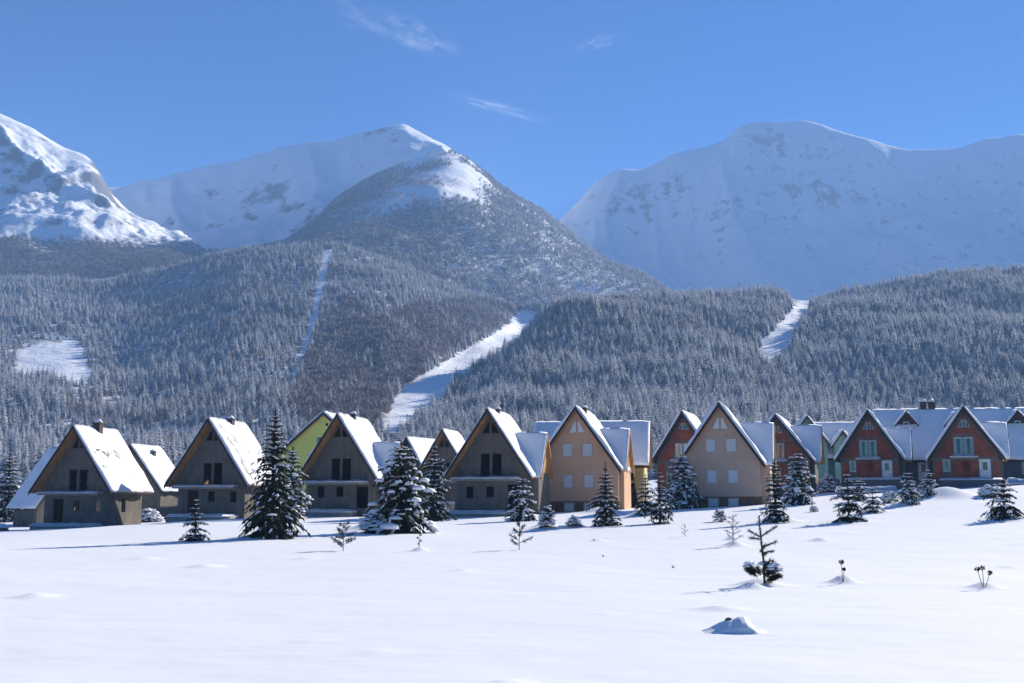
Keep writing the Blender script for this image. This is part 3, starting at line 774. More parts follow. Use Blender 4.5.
def add_window(root, poly, kind, tf, depth=.14, name='window'):
    """poly: 2D loop of the opening (4 corners, from bottom left).  tf as for the wall"""
    cx = sum(p[0] for p in poly) / len(poly); cz = sum(p[1] for p in poly) / len(poly)
    def inset(k): 
        out = []
        for x, z in poly:
            dx, dz = cx - x, cz - z; L = math.hypot(dx, dz) or 1
            out.append((x + dx / L * k * 1.35, z + dz / L * k * 1.35))
        return out
    def ring(mb, a, b, d0, d1):
        n = len(a)
        for i in range(n):
            j = (i + 1) % n
            mb.hexa([tf(*a[i], d0), tf(*a[j], d0), tf(*b[j], d0), tf(*b[i], d0)], [tf(*a[i], d1), tf(*a[j], d1), tf(*b[j], d1), tf(*b[i], d1)])
    fr = MB(); frame_m = 'frame_grey' if kind == 'open' else 'frame_white'
    outer = inset(.003); inner = inset(.07 if kind != 'open' else .05)
    if kind == 'shutter': outer = inset(-.05); inner = inset(.05); ring(fr, outer, inner, -.03, .06); frame_m = 'frame_brown'
    else: ring(fr, outer, inner, depth - .06, depth + .05)
    o = fr.build(name, M[frame_m], root)
    if kind in ('glass', 'lit'):
        p = MB(); g = inset(.071)
        if kind == 'glass':
            p.hexa([tf(*q, depth - .004) for q in g], [tf(*q, depth + .012) for q in g]); p.build('pane', M['glass'], o)
            c = MB(); k = inset(.09); c.hexa([tf(*q, depth + .12) for q in k], [tf(*q, depth + .14) for q in k]); 
            # curtains drawn to both sides
            c = MB(); x0, x1 = min(q[0] for q in k), max(q[0] for q in k); z0, z1 = min(q[1] for q in k), max(q[1] for q in k)
            for a, b in ((x0, x0 + (x1 - x0) * .32), (x0 + (x1 - x0) * .68, x1)):
                c.hexa([tf(a, z0, depth + .05), tf(b, z0, depth + .05), tf(b, z1, depth + .05), tf(a, z1, depth + .05)], [tf(a, z0, depth + .07), tf(b, z0, depth + .07), tf(b, z1, depth + .07), tf(a, z1, depth + .07)])
            c.build('curtain', M['curtain'], o)
    elif kind == 'shutter':
        p = MB(); g = inset(.051); z0, z1 = min(q[1] for q in g), max(q[1] for q in g)
        if len(poly) == 4 and abs(poly[0][0] - poly[3][0]) < .01 and abs(poly[1][0] - poly[2][0]) < .01 and z1 - z0 > .5:
            ns = int((z1 - z0) / .09)
            for i in range(ns):
                a, b = z0 + (z1 - z0) * i / ns, z0 + (z1 - z0) * (i + .88) / ns
                p.hexa([tf(g[0][0], a, .0), tf(g[1][0], a, .0), tf(g[1][0], b, .02), tf(g[0][0], b, .02)], [tf(g[0][0], a, .04), tf(g[1][0], a, .04), tf(g[1][0], b, .05), tf(g[0][0], b, .05)])
        else: p.hexa([tf(*q, .0) for q in g], [tf(*q, .04) for q in g])
        p.build('shutter', M['shutter'], o)
    return o

def add_door(root, x0, x1, z0, z1, tf, mat='frame_white', glazed=True):
    d = MB(); 
    if glazed:
        xm0, xm1, zm0, zm1 = x0 + (x1 - x0) * .3, x1 - (x1 - x0) * .3, z0 + (z1 - z0) * .45, z0 + (z1 - z0) * .85
        wall_panel(d, rect(x0 + .003, x1 - .003, z0, z1 - .003), [rect(xm0, xm1, zm0, zm1)], .06, lambda a, b, k: tf(a, b, .10 + k))
    else: d.hexa([tf(x0 + .003, z0, .1), tf(x1 - .003, z0, .1), tf(x1 - .003, z1 - .003, .1), tf(x0 + .003, z1 - .003, .1)], [tf(x0 + .003, z0, .16), tf(x1 - .003, z0, .16), tf(x1 - .003, z1 - .003, .16), tf(x0 + .003, z1 - .003, .16)])
    o = d.build('door', M[mat], root)
    if glazed:
        p = MB(); p.hexa([tf(xm0, zm0, .12), tf(xm1, zm0, .12), tf(xm1, zm1, .12), tf(xm0, zm1, .12)], [tf(xm0, zm0, .14), tf(xm1, zm0, .14), tf(xm1, zm1, .14), tf(xm0, zm1, .14)]); p.build('pane', M['glass'], o)
    h = MB(); hx = x0 + .12 if x1 - x0 > .5 else x0; hz = z0 + (z1 - z0) * .42
    a, b = tf(hx, hz, .03), tf(hx + .14, hz, .03); h.tube(a, b, .02, .02, 5); h.tube(tf(hx, hz, .03), tf(hx, hz, .1), .015, .015, 5); h.build('handle', M['fascia'], o)
    return o

FRONT = lambda a, b, d: (a, d, b)

def chimney(root, x, y, z, h=.75, w=.34, seed=0):
    c = MB(); c.box(x - w, x + w, y - w, y + w, z - .8, z + h); c.box(x - w - .07, x + w + .07, y - w - .07, y + w + .07, z + h + .003, z + h + .1)
    o = c.build('chimney', M['dark_wood'], root)
    s = MB(); s.blob((x, y, z + h + .12), w * 1.25, w * 1.25, .16 + .25 * h, random.Random(seed), 9, under=.03); s.build('snow_cap', M['snow'], o, True)

def chalet(name, label, cat, apex, D, base_py, ro, rise, style, L=8.0, rot=ROT, group=None, wing=None, seed=0, hw=None, ov=1.2, holes='right', chim=None, scars=(), snow=.24, base=None, lcut=1, ws=1.0):
    """steep gabled chalet.  apex: pixel of the front gable's tip at depth D"""
    ap = Vector(P(apex[0], apex[1], float(D)))
    zb = base if base is not None else EYE + (HORIZON - base_py) * D / F * 1.0
    H = ap.z - .12 - zb                       # apex above the base
    eh = H - rise
    rt = Matrix.Rotation(rot, 3, 'Z')
    org = ap - rt @ Vector((0, -ov, 0)); org.z = zb
    snow = .16 if style in ('raw', 'plain') else snow
    root = thing(name, label, cat, org, rot, group)
    hw = hw or ro - .55
    sl = rise / ro; k = math.sqrt(1 + sl * sl)
    th = .22
    under = lambda x: H - sl * abs(x) - th * k - .004
    gz = -1.2
    S = {'raw': ('concrete', 'soffit', 'fascia'), 'orange': ('orange', 'soffit', 'fascia'), 'beige': ('beige', 'soffit', 'fascia'), 'brick': ('concrete', 'dark_wood', 'fascia'),
         'yellow': ('yellow', 'soffit', 'fascia'), 'plain': ('concrete', 'dark_wood', 'fascia')}[style]
    # ---- openings of the front
    op = []; U = []
    if style == 'raw':
        U = [(rect(-.85, -.06, eh + .05, eh + 2.05), 'open'), (rect(.14, .95, eh + .05, eh + 2.05), 'open'),
             ([(-.78, H - 2.0), (-.08, H - 2.0), (-.08, H - 1.0), (-.22, H - 1.0)], 'open'), ([(.08, H - 2.0), (.78, H - 2.0), (.22, H - 1.0), (.08, H - 1.0)], 'open')]
        if holes == 'left': U += [(rect(-2.25, -1.25, .5, 2.65), 'open'), (rect(-.35, .32, 1.5, 2.5), 'open'), (rect(1.75, 2.4, 1.45, 2.5), 'open')]
        else: U += [(rect(-2.1, -1.45, 1.4, 2.5), 'open'), (rect(-.4, .3, 1.5, 2.5), 'open'), (rect(1.45, 2.55, .5, 2.65), 'open')]
    elif style in ('orange', 'beige'):
        U = [(rect(-1.22, -.4, 4.6, 5.75), 'shutter'), (rect(.45, 1.3, 4.6, 5.75), 'shutter'), (rect(-1.18, -.36, 2.0, 3.15), 'shutter'), (rect(.55, 1.4, 2.0, 3.15), 'shutter'),
             (rect(-1.1, -.3, .1, .75), 'shutter'), (rect(.55, 1.35, .1, .75), 'shutter'),
             ([(-.68, H - 2.2), (-.06, H - 2.2), (-.06, H - 1.15), (-.18, H - 1.15)], 'shutter'), ([(.06, H - 2.2), (.68, H - 2.2), (.18, H - 1.15), (.06, H - 1.15)], 'shutter')]
    elif style == 'brick':
        U = [(rect(-.98, -.16, eh + .35, eh + 2.05), 'glass'), (rect(-.08, .74, eh + .35, eh + 2.05), 'glass'), (rect(-2.05, -1.4, 1.45, 2.6), 'glass'), (rect(-.35, .35, 1.55, 2.55), 'glass'),
             ([(-.62, H - 2.0), (-.05, H - 2.0), (-.05, H - 1.25), (-.2, H - 1.25)], 'glass'), ([(.05, H - 2.0), (.62, H - 2.0), (.2, H - 1.25), (.05, H - 1.25)], 'glass')]
    elif style == 'yellow':
        U = [(rect(-.95, -.15, H - 4.1, H - 3.1), 'glass'), (rect(.9, 1.7, H - 4.1, H - 3.1), 'glass'), (rect(-2.1, -1.2, H - 6.3, H - 5.2), 'glass'), (rect(-4.6, -3.6, H - 6.3, H - 5.3), 'glass'), (rect(.7, 1.6, H - 6.3, H - 5.2), 'glass'), (rect(.2, .55, H - 1.75, H - 1.4), 'open')]
    elif style == 'plain':
        U = [(rect(-.9, -.1, eh + .3, eh + 2.0), 'open'), (rect(.1, .9, eh + .3, eh + 2.0), 'open')]
    if ws != 1: U = [([(x * ws, (H - (H - z) * ws) if k_ > 5 else z * ws) for x, z in p_], kd) for k_, (p_, kd) in enumerate(U)]
    hl = [u[0] for u in U]
    dr = None
    if style == 'brick': dr = rect(1.15, 2.2, .72, 2.62); hl = hl + [dr]
    wl = MB()
    zs = under(hw); outer = [(-hw, gz), (hw, gz), (hw, zs), (0, under(0)), (-hw, zs)]
    wall_panel(wl, outer, hl, .26, FRONT)
    wall_panel(wl, outer, [rect(-2.1, -.9, .9, 2.7)] if style == 'raw' and holes == 'left' else [], .26, lambda a, b, d: (a, L - d, b))
    side_open = [] 
    if style == 'raw': side_open = [rect(2.3, 3.0, 1.4, 2.6)]
    zs2 = under(hw - .0) 
    for sx in (-1, 1):
        if wing and sx == wing.get('side', 1): continue
        wall_panel(wl, [(.262, gz), (L - .262, gz), (L - .262, zs - .02), (.262, zs - .02)], side_open if sx > 0 else [], .26, lambda a, b, d, sx=sx: (sx * (hw - d), a, b))
    # floors inside
    for z in ((.35, eh - .25) if style != 'yellow' else (.35, 3.0, 6.0)):
        ww = min(hw, (H - z - .2) / sl - .6)
        if ww > .3: wl.box(-ww + .265, ww - .265, .265, L - .265, z - .2, z)
    wl.build('wall', M[S[0]], root)
    for poly, kd in U: add_window(root, poly, kd, FRONT)
    if style in ('orange', 'beige'):
        pl = MB(); xs = [-hw - .03, -1.1, -.3, .55, 1.35, hw + .03]; 
        a1, a2, a3, a4 = -1.157 * ws, -.243 * ws, .493 * ws, 1.407 * ws; zt, zl = .81 * ws, .04 * ws
        for a, b in ((xs[0], a1 - .003), (a2 + .003, a3 - .003), (a4 + .003, xs[5])): pl.box(a, b, -.04, -.003, -1.2, .9 * ws)
        for a, b in ((a1, a2), (a3, a4)): pl.box(a, b, -.04, -.003, -1.2, zl); pl.box(a, b, -.04, -.003, zt, .9 * ws)
        pl.box(hw + .003, hw + .04, -.04, L, -1.2, .9)
        pl.build('plinth', M['plinth'], root)
    if style == 'brick':
        def panel(outer, hs=()):
            b = MB(); wall_panel(b, outer, list(hs), .03, lambda a, c, d: (a, -.034 + d, c)); b.build('brick_panel', M['brick'], root)
        xe = lambda z: (H - .5 - z) / sl
        z0, z1 = eh + .2, eh + 2.3
        panel([(-xe(z0) + .25 if xe(z0) < hw else -hw + .2, z0), (-1.08, z0), (-1.08, z1), (-xe(z1) + .2, z1)])
        panel([(.84, z0), (min(xe(z0) - .25, hw - .2), z0), (xe(z1) - .2, z1), (.84, z1)])
        z2 = z1 + .12; zt = H - 1.0
        panel([(-xe(z2) + .2, z2), (xe(z2) - .2, z2), (.12, zt), (-.12, zt)], [U[4][0], U[5][0]])
        panel(rect(-2.6, -.75, .75, eh - .22), [U[2][0]]) if False else panel(rect(-1.2, 1.0, .75, eh - .22), [U[3][0]])
        panel(rect(2.4, hw - .12, .75, eh - .22))
        panel(rect(-hw + .1, -2.15, .75, eh - .22))
        add_door(root, 1.15, 2.2, .72, 2.62, FRONT)
        lg = MB(); lg.box(-1.4, 1.1, -.75, -.036, eh + .02, eh + .16); o = lg.build('balcony_ledge', M['concrete_slab'], root); slab_snow(o, -1.42, 1.12, -.78, -.04, eh + .162, .2, seed)
        pc = MB(); pc.box(-2.4, 3.1, -1.8, -.036, -1.0, .62); o = pc.build('porch_slab', M['grey_wall'], root); slab_snow(o, -2.45, 3.15, -1.85, -.04, .622, .2, seed + 1)
    if style == 'raw':
        lg = MB(); lg.box(-hw - .05, 2.6, -1.15, -.003, eh - .28, eh - .1); o = lg.build('balcony_slab', M['concrete_slab'], root); slab_snow(o, -hw - .07, 2.62, -1.18, -.01, eh - .098, .18, seed)
        pc = MB(); pc.box(-hw - .1, 1.6 if holes == 'right' else 2.7, -1.9, -.003, -1.0, .22); o = pc.build('porch_slab', M['concrete_slab'], root); slab_snow(o, -hw - .12, (1.6 if holes == 'right' else 2.7) + .03, -1.93, -.01, .222, .24, seed + 1)
    # ---- roof
    y0, y1 = -ov, L + .6
    for sx in (-1, 1):
        fr = lcut if sx < 0 else 1
        xe1, ze1 = sx * ro * fr, H - rise * fr
        roof_plane(root, (0, y0, H), (0, y1, H), (xe1, y1, ze1), (xe1, y0, ze1), th, snow, seed + sx, mats=('roof_sheet', S[1]), scars=scars if sx > 0 else ())
        bb = MB(); tz = .34
        p = [(0, H + .01), (xe1, ze1 + .01), (xe1, ze1 - tz), (0, H - tz)]
        bb.hexa([(a, y0 - .055, b) for a, b in p], [(a, y0 - .004, b) for a, b in p]); bb.build('bargeboard', M[S[2]], root)
    if chim: chimney(root, chim[0], chim[1], H - abs(chim[0]) * sl, h=chim[2] if len(chim) > 2 else .35, w=chim[3] if len(chim) > 3 else .3, seed=seed)
    for wg in ([wing] if wing and not isinstance(wing, list) else (wing or [])):
        sx = wg.get('side', 1); yc, hd, wz, xo, xw = wg['yc'], wg['hd'], wg['wz'], wg['xo'], wg['xw']
        xi = (H - wz) / sl; ez = eh + wg.get('de', 0)
        xe_ = (H - ez) / sl
        g = (wz - ez) / hd
        for sy in (-1, 1):
            roof_plane(root, (sx * xi, yc, wz), (sx * xo, yc, wz), (sx * xo, yc + sy * hd, ez), (sx * xe_, yc + sy * hd, ez), .18, snow * .9, seed + 5 + sy, name='wing_roof')
            bb = MB(); p = [(0, wz + .01), (sy * hd, ez + .01), (sy * hd, ez - .3), (0, wz - .3)]
            bb.hexa([(sx * (xo + .004), yc + a, b) for a, b in p], [(sx * (xo + .05), yc + a, b) for a, b in p]); bb.build('bargeboard', M['soffit' if style in ('raw', 'orange', 'beige') else 'fascia'], root)
        kk = math.sqrt(1 + g * g); wy = hd - .35
        uz = lambda q: wz - g * abs(q) - .19 * kk
        wb = MB()
        wall_panel(wb, [(yc - wy, gz), (yc + wy, gz), (yc + wy, uz(wy)), (yc, uz(0)), (yc - wy, uz(wy))], [], .22, lambda a, b, d: (sx * (xw - d), a, b))
        for yy in (yc - wy, yc + wy - .22): wb.box(min(sx * (hw - .3), sx * (xw - .222)), max(sx * (hw - .3), sx * (xw - .222)), yy, yy + .22, gz, uz(wy) - .02)
        # the stretches of the main side wall before and behind the wing
        for a, b in ((.262, yc - wy - .003), (yc + wy + .003, L - .262)):
            if b - a > .15: wb.box(min(sx * (hw - .26), sx * hw), max(sx * (hw - .26), sx * hw), a, b, gz, zs - .02)
        wb.build('wing_wall', M[S[0]], root)
        if style in ('raw', 'orange', 'beige'):
            b = MB(); ww = wy * .9
            b.hexa([(sx * (xw + .004), yc - ww, uz(ww) - .05), (sx * (xw + .004), yc + ww, uz(ww) - .05), (sx * (xw + .004), yc, uz(0) - .08)], [(sx * (xw + .04), yc - ww, uz(ww) - .05), (sx * (xw + .04), yc + ww, uz(ww) - .05), (sx * (xw + .04), yc, uz(0) - .08)])
            b.build('gable_boarding', M['soffit'], root)
    return root

GR = 'unfinished concrete chalets'
chalet('chalet', 'raw concrete chalet at the left end of the row, its chimney capped with snow', 'house', (73, 424), 101, 528, 3.95, 5.85, 'raw', L=6.0, rot=R(-10), hw=3.1, group=GR, seed=1, holes='left', chim=(.25, 2.6, .75, .32), scars=((.08, .30, .34, .42, .9), (.30, .55, .37, .45, .85), (.55, .66, .35, .46, .7), (.1, .2, .6, .63, .7), (.7, .8, .75, .79, .7)))
chalet('chalet', 'raw concrete chalet just left of the tall dark spruce, streaked snow on its roof', 'house', (208, 416.5), 101, 519, 3.95, 5.95, 'raw', L=6.2, rot=R(-11), hw=3.2, group=GR, seed=2, holes='left', chim=(.2, 3.0, .42, .3), wing=dict(side=-1, yc=4.0, hd=2.5, wz=6.2, xo=4.8, xw=4.0),
       scars=((.17, .24, .08, .95, .8), (.33, .38, .2, .9, .6), (.5, .53, .3, .6, .6)))
chalet('chalet', 'raw concrete chalet in front of the yellow house, roof wing half hidden by a spruce', 'house', (337, 412), 99, 514.5, 3.8, 5.85, 'raw', L=6.6, rot=R(-11), hw=3.1, group=GR, seed=3, chim=(.15, 2.6, .35, .25), wing=dict(side=1, yc=3.7, hd=2.7, wz=6.4, xo=4.3, xw=3.95),
       scars=((.16, .22, .05, .62, .6), (.30, .34, .3, .5, .6)))
chalet('chalet', 'raw concrete chalet standing left of the orange house, roof wing on its right', 'house', (487, 407), 94, 516, 3.75, 5.65, 'raw', L=6.6, rot=R(-13), hw=3.05, group=GR, seed=4, chim=(.1, 1.8, .2, .25), wing=dict(side=1, yc=3.3, hd=2.75, wz=7.0, xo=4.2, xw=3.9))
GP = 'plastered chalets with white shutters'
chalet('chalet', 'orange plastered chalet with closed white shutters', 'house', (575, 405), 103, 512, 4.1, 5.75, 'orange', L=7.4, rot=R(-13), group=GP, seed=5, hw=3.75, ov=.9, ws=1.08, chim=(.3, 2.0, .4, .3), wing=dict(side=1, yc=3.3, hd=2.8, wz=7.6, xo=4.45, xw=4.15))
chalet('chalet', 'beige plastered chalet with closed white shutters', 'house', (718.5, 401), 95, 507.5, 3.65, 5.2, 'beige', L=7.0, rot=R(-15), group=GP, seed=6, hw=3.2, ov=.9, lcut=.8, wing=dict(side=1, yc=3.3, hd=2.7, wz=7.15, xo=4.3, xw=3.95))
GB = 'red brick chalets'
chalet('chalet', 'red brick chalet between the orange and beige houses, set further back', 'house', (681.5, 410), 126, 497, 3.6, 5.6, 'brick', L=7, rot=R(-19), group=GB, seed=7, ov=.9)
chalet('chalet', 'red brick chalet half hidden behind the right side of the beige house', 'house', (775, 413), 124, 495, 4.0, 5.2, 'brick', L=7, rot=R(-19), group=GB, seed=8, ov=.9, wing=dict(side=1, yc=3.0, hd=2.6, wz=7.6, xo=4.6, xw=3.9))
chalet('chalet', 'red brick chalet beside the green house, white double window over a snowy ledge', 'house', (867, 408.5), 118, 486, 3.45, 5.2, 'brick', L=7, rot=R(-20), group=GB, seed=9, ov=.9, wing=dict(side=1, yc=3.0, hd=2.7, wz=6.0, xo=4.15, xw=3.4))
chalet('chalet', 'red brick chalet furthest right, its white door above a snowy porch', 'house', (963, 404.5), 108, 487, 3.45, 5.0, 'brick', L=7, rot=R(-20), group=GB, seed=10, ov=.9, wing=dict(side=1, yc=2.9, hd=2.6, wz=6.15, xo=3.95, xw=3.3))
# houses further back
chalet('chalet', 'grey chalet peeping out behind the right side of the leftmost chalet', 'house', (130, 443), 132, 514, 4.2, 5.4, 'plain', L=6, rot=R(-10), group=GR, seed=11, ov=.8, chim=(.9, 3.0))
chalet('chalet', 'small grey chalet behind the trees beside the ski run foot', 'house', (442, 428), 130, 505, 3.5, 5.8, 'raw', L=5, rot=R(-14), group=GR, seed=12, ov=.9)
chalet('chalet', 'grey chalet behind the roof wing, only its sunlit roof tip showing', 'house', (406, 436), 140, 505, 3.4, 5.6, 'plain', L=6, group=GR, seed=13, ov=.9, rot=R(-25))
chalet('chalet', 'grey chalet seen from its long side behind the left edge of the row', 'house', (78, 446), 121, 528, 4.5, 6.4, 'plain', L=4.2, rot=R(55), group=GR, seed=14, ov=.6)
chalet('house', 'yellow green plastered house behind the chalets', 'house', (323, 411), 145, 508, 6.6, 5.7, 'yellow', L=9, seed=15, ov=.5, snow=.25)

def long_house(name, label, p_left, p_right, D, ridge_py, eave_dz, half, base_z, wall, roof_seed, rot=ROT, dormers=(), chims=(), cat='house', gables=(), snow=.22, posts=0, openings=()):
    """a house whose ridge runs across the view, between two pixel columns at the ridge"""
    a = Vector(P(p_left, ridge_py, float(D)))
    b = Vector(P(p_right, ridge_py, float(D)))
    L = (b.x - a.x) / math.cos(rot) ; H = a.z - base_z; eh = H - eave_dz
    rt = Matrix.Rotation(rot, 3, 'Z'); org = a.copy(); org.z = base_z
    root = thing(name, label, cat, org, rot)
    sl = eave_dz / half; k = math.sqrt(1 + sl * sl); th = .22
    hw = half - .7
    under = lambda y: H - sl * abs(y) - th * k - .004
    wl = MB()
    # gable ends (walls in the y-z plane) and long walls
    outer = [(-hw, -2), (hw, -2), (hw, under(hw)), (0, under(0)), (-hw, under(hw))]
    wall_panel(wl, outer, [], .25, lambda q, r, d: (.5 + d, q, r))
    wall_panel(wl, outer, [], .25, lambda q, r, d: (L - .5 - d, q, r))
    LF = lambda x, z, d: (x, -hw + d, z)
    wall_panel(wl, [(.752, -2), (L - .752, -2), (L - .752, under(hw) - .02), (.752, under(hw) - .02)], [o[0] for o in openings], .25, LF)
    wl.box(.752, L - .752, hw - .25, hw, -2, under(hw) - .02)
    wl.box(.76, L - .76, -hw + .26, hw - .26, 2.6, 2.8)
    wl.build('wall', M[wall], root)
    for poly, kd in openings:
        if kd == 'door': add_door(root, poly[0][0], poly[1][0], poly[0][1], poly[2][1], LF)
        else: add_window(root, poly, kd, LF)
    for sy in (-1, 1):
        roof_plane(root, (0, 0, H), (L, 0, H), (L, sy * half, eh), (0, sy * half, eh), th, snow, roof_seed + sy)
        for x, nm in ((-.05, 0), (L + .004, 1)):
            bb = MB(); p = [(0, H + .01), (sy * half, eh + .01), (sy * half, eh - .3), (0, H - .3)]
            bb.hexa([(x, q, r) for q, r in p], [(x + .046, q, r) for q, r in p]); bb.build('bargeboard', M['fascia'], root)
    fb = MB(); fb.box(0, L, -half - .05, -half - .004, eh - .26, eh + .02); fb.build('eave_board', M['fascia'], root)
    for i, (dx, dz, dh, dd) in enumerate(dormers):     # x, ridge height, rise, half width
        y_r = -(H - dz) / sl                            # where the dormer ridge meets the slope
        yf = -(H - (dz - dh)) / sl - .25
        for sx in (-1, 1):
            ye = -(H - (dz - dh)) / sl
            roof_plane(root, (dx, y_r, dz), (dx, yf - .35, dz), (dx + sx * dd, yf - .35, dz - dh), (dx + sx * dd, ye + .02, dz - dh), .12, .22, roof_seed + 9 + i, name='dormer_roof')
            p = [(0, dz + .005), (sx * dd, dz - dh + .005), (sx * dd, dz - dh - .22), (0, dz - .22)]
            bb = MB(); bb.hexa([(dx + q, yf - .4, r) for q, r in p], [(dx + q, yf - .354, r) for q, r in p]); bb.build('bargeboard', M['fascia'], root)
        fw = MB(); w2 = dd - .16
        fw.hexa([(dx - w2, yf, dz - dh - .9), (dx + w2, yf, dz - dh - .9), (dx + w2, yf, dz - dh), (dx, yf, dz - .2), (dx - w2, yf, dz - dh)], [(dx - w2, yf + .9, dz - dh - .9), (dx + w2, yf + .9, dz - dh - .9), (dx + w2, yf + .9, dz - dh), (dx, yf + .9, dz - .2), (dx - w2, yf + .9, dz - dh)])
        o = fw.build('dormer_wall', M['dark_wood'], root)
        add_window(root, rect(dx - .3, dx + .3, dz - dh - .35, dz - dh + .35), 'glass', lambda x, z, d: (x, yf - .16 + d, z))
    for i, (gx_, gz_, gh, gd, gy_, wm, wins) in enumerate(gables):    # full-height front gables: x, ridge z, rise, half width, front y
        y_r = -(H - gz_) / sl; g = gh / gd
        for sx in (-1, 1):
            ye = max(-half, -(H - (gz_ - gh)) / sl)
            roof_plane(root, (gx_, y_r, gz_), (gx_, gy_ - .5, gz_), (gx_ + sx * gd, gy_ - .5, gz_ - gh), (gx_ + sx * gd, ye + .02, gz_ - gh), .16, .26, roof_seed + 20 + i, name='gable_roof')
            p = [(0, gz_ + .005), (sx * gd, gz_ - gh + .005), (sx * gd, gz_ - gh - .28), (0, gz_ - .28)]
            bb = MB(); bb.hexa([(gx_ + q, gy_ - .55, r) for q, r in p], [(gx_ + q, gy_ - .504, r) for q, r in p]); bb.build('bargeboard', M['fascia'], root)
        kk = math.sqrt(1 + g * g); w2 = gd - .3; uz = lambda q: gz_ - g * abs(q) - .165 * kk
        gw = MB()
        GF = lambda x, z, d: (x, gy_ + d, z)
        wall_panel(gw, [(gx_ - w2, -2), (gx_ + w2, -2), (gx_ + w2, uz(w2)), (gx_, uz(0)), (gx_ - w2, uz(w2))], [rect(*w_) for w_ in wins], .22, GF)
        for sx in (-1, 1):
            x = gx_ + sx * w2; gw.box(min(x, x - sx * .22), max(x, x - sx * .22), gy_ + .223, -hw - .003, -2, uz(w2) - .02)
        gw.build('gable_wall', M[wm], root)
        for w_ in wins: add_window(root, rect(*w_), 'glass', GF)
    for i, (x, y) in enumerate(chims): chimney(root, x, y, H - abs(y) * sl, h=.9, w=.3, seed=roof_seed + i)
    for i in range(posts):
        pb = MB(); x = 1.5 + i * (L - 3) / max(1, posts - 1); pb.box(x - .1, x + .1, -half + .05, -half + .25, -2, eh - .27); pb.build('post', M['dark_wood'], root)
    return root

gzat = lambda px, D: float(ground_z(np.array((px - CXP) / F * D), np.array(float(D))))
long_house('house', 'pale yellow house with long blue shaded roof behind the orange house', 534, 648, 117, 423, 4.5, 4.4, gzat(590, 117), 'pale_yellow', 30, openings=((rect(10.3, 11.2, 3.2, 4.4), 'glass'),))
long_house('house', 'green house with pointed front gables behind the beige house', 800, 872, 146, 423.5, 4.6, 4.4, gzat(830, 146) - 1, 'green', 31,
           gables=((.4, 9.6, 3.6, 2.7, -4.6, 'green', ()), (4.6, 7.7, 1.9, 1.35, -4.9, 'green', ((4.25, 4.95, 4.6, 5.9),))))
long_house('lodge', 'long lodge with wide blue snow roof, dormers and twin chimneys behind the brick houses', 872, 1140, 129, 410.5, 5.8, 5.6, gzat(940, 129) - .6, 'grey_wall', 32,
           dormers=((3.3, 8.6, 1.5, 1.25), (8.4, 8.4, 1.5, 1.25), (15.0, 8.6, 1.5, 1.25), (22.0, 8.6, 1.5, 1.25)), chims=((5.6, .1), (6.5, .1)), cat='lodge', posts=9,
           openings=((rect(3.8, 4.9, .9, 3.0), 'door'), (rect(5.6, 6.4, 1.2, 2.9), 'glass'), (rect(14.4, 15.4, 1.6, 2.9), 'glass'), (rect(17.0, 18.0, 1.6, 2.9), 'glass'), (rect(20, 21, 1.6, 2.9), 'glass')))

def low_wall(name, label, px0, px1, py_base, D, h=.8):
    a, b = P(px0, 500, float(D)), P(px1, 500, float(D)); z = EYE + (HORIZON - py_base) * D / F
    root = thing(name, label, 'wall', (a[0], D, z), ROT * .3)
    L = b[0] - a[0]; m = MB(); m.box(0, L, 0, .35, -1.2, h); m.build('masonry', M['stonewall'], root)
    slab_snow(root, -.12, L + .12, -.12, .47, h + .003, .5, int(px0), 'snow_cap')
low_wall('garden_wall', 'long low garden wall under thick snow before the brick chalet with the balcony ledge', 838, 896, 497, 104, .45)
low_wall('garden_wall', 'short low garden wall capped with snow at the right edge of the picture', 1010, 1060, 490, 104, .5)
# ================================================================== TREES AND PLANTS OF THE FIELD
def needle_tuft(mb, c, d, L, n, rng, spread=.5, w=.018, mi=0):
    d = Vector(d).normalized()
    for i in range(n):
        v = (d + Vector((rng.gauss(0, spread), rng.gauss(0, spread), rng.gauss(0, spread)))).normalized()
        s = v.orthogonal().normalized(); s.rotate(Matrix.Rotation(rng.random() * 6.28, 3, v)); s *= w
        l = L * rng.uniform(.7, 1.2)
        mb.face([c - s, c + s, c + v * l], mi)

def spray(mb, p, d, sd, l, w, droop, mi=0):
    """a flat, slightly drooping spray of needles: leaf shaped with a jagged edge"""
    up = Vector((0, 0, 1))
    m = p + d * l * .5 - up * droop * l * .3
    t = p + d * l - up * droop * l
    mb.face([p, m + sd * w, t, m - sd * w], mi)

def crown_with_snow(fol, snw, root):
    n = len(fol.v); k = len(fol.f)
    fol.v += snw.v; fol.f += [tuple(n + i for i in f) for f in snw.f]; fol.m += [1] * len(snw.f)
    o = fol.build('crown', [M['needle'], M['snow_load']], root)
    o.data.polygons.foreach_set('use_smooth', [i >= k for i in range(len(fol.f))])
    return o

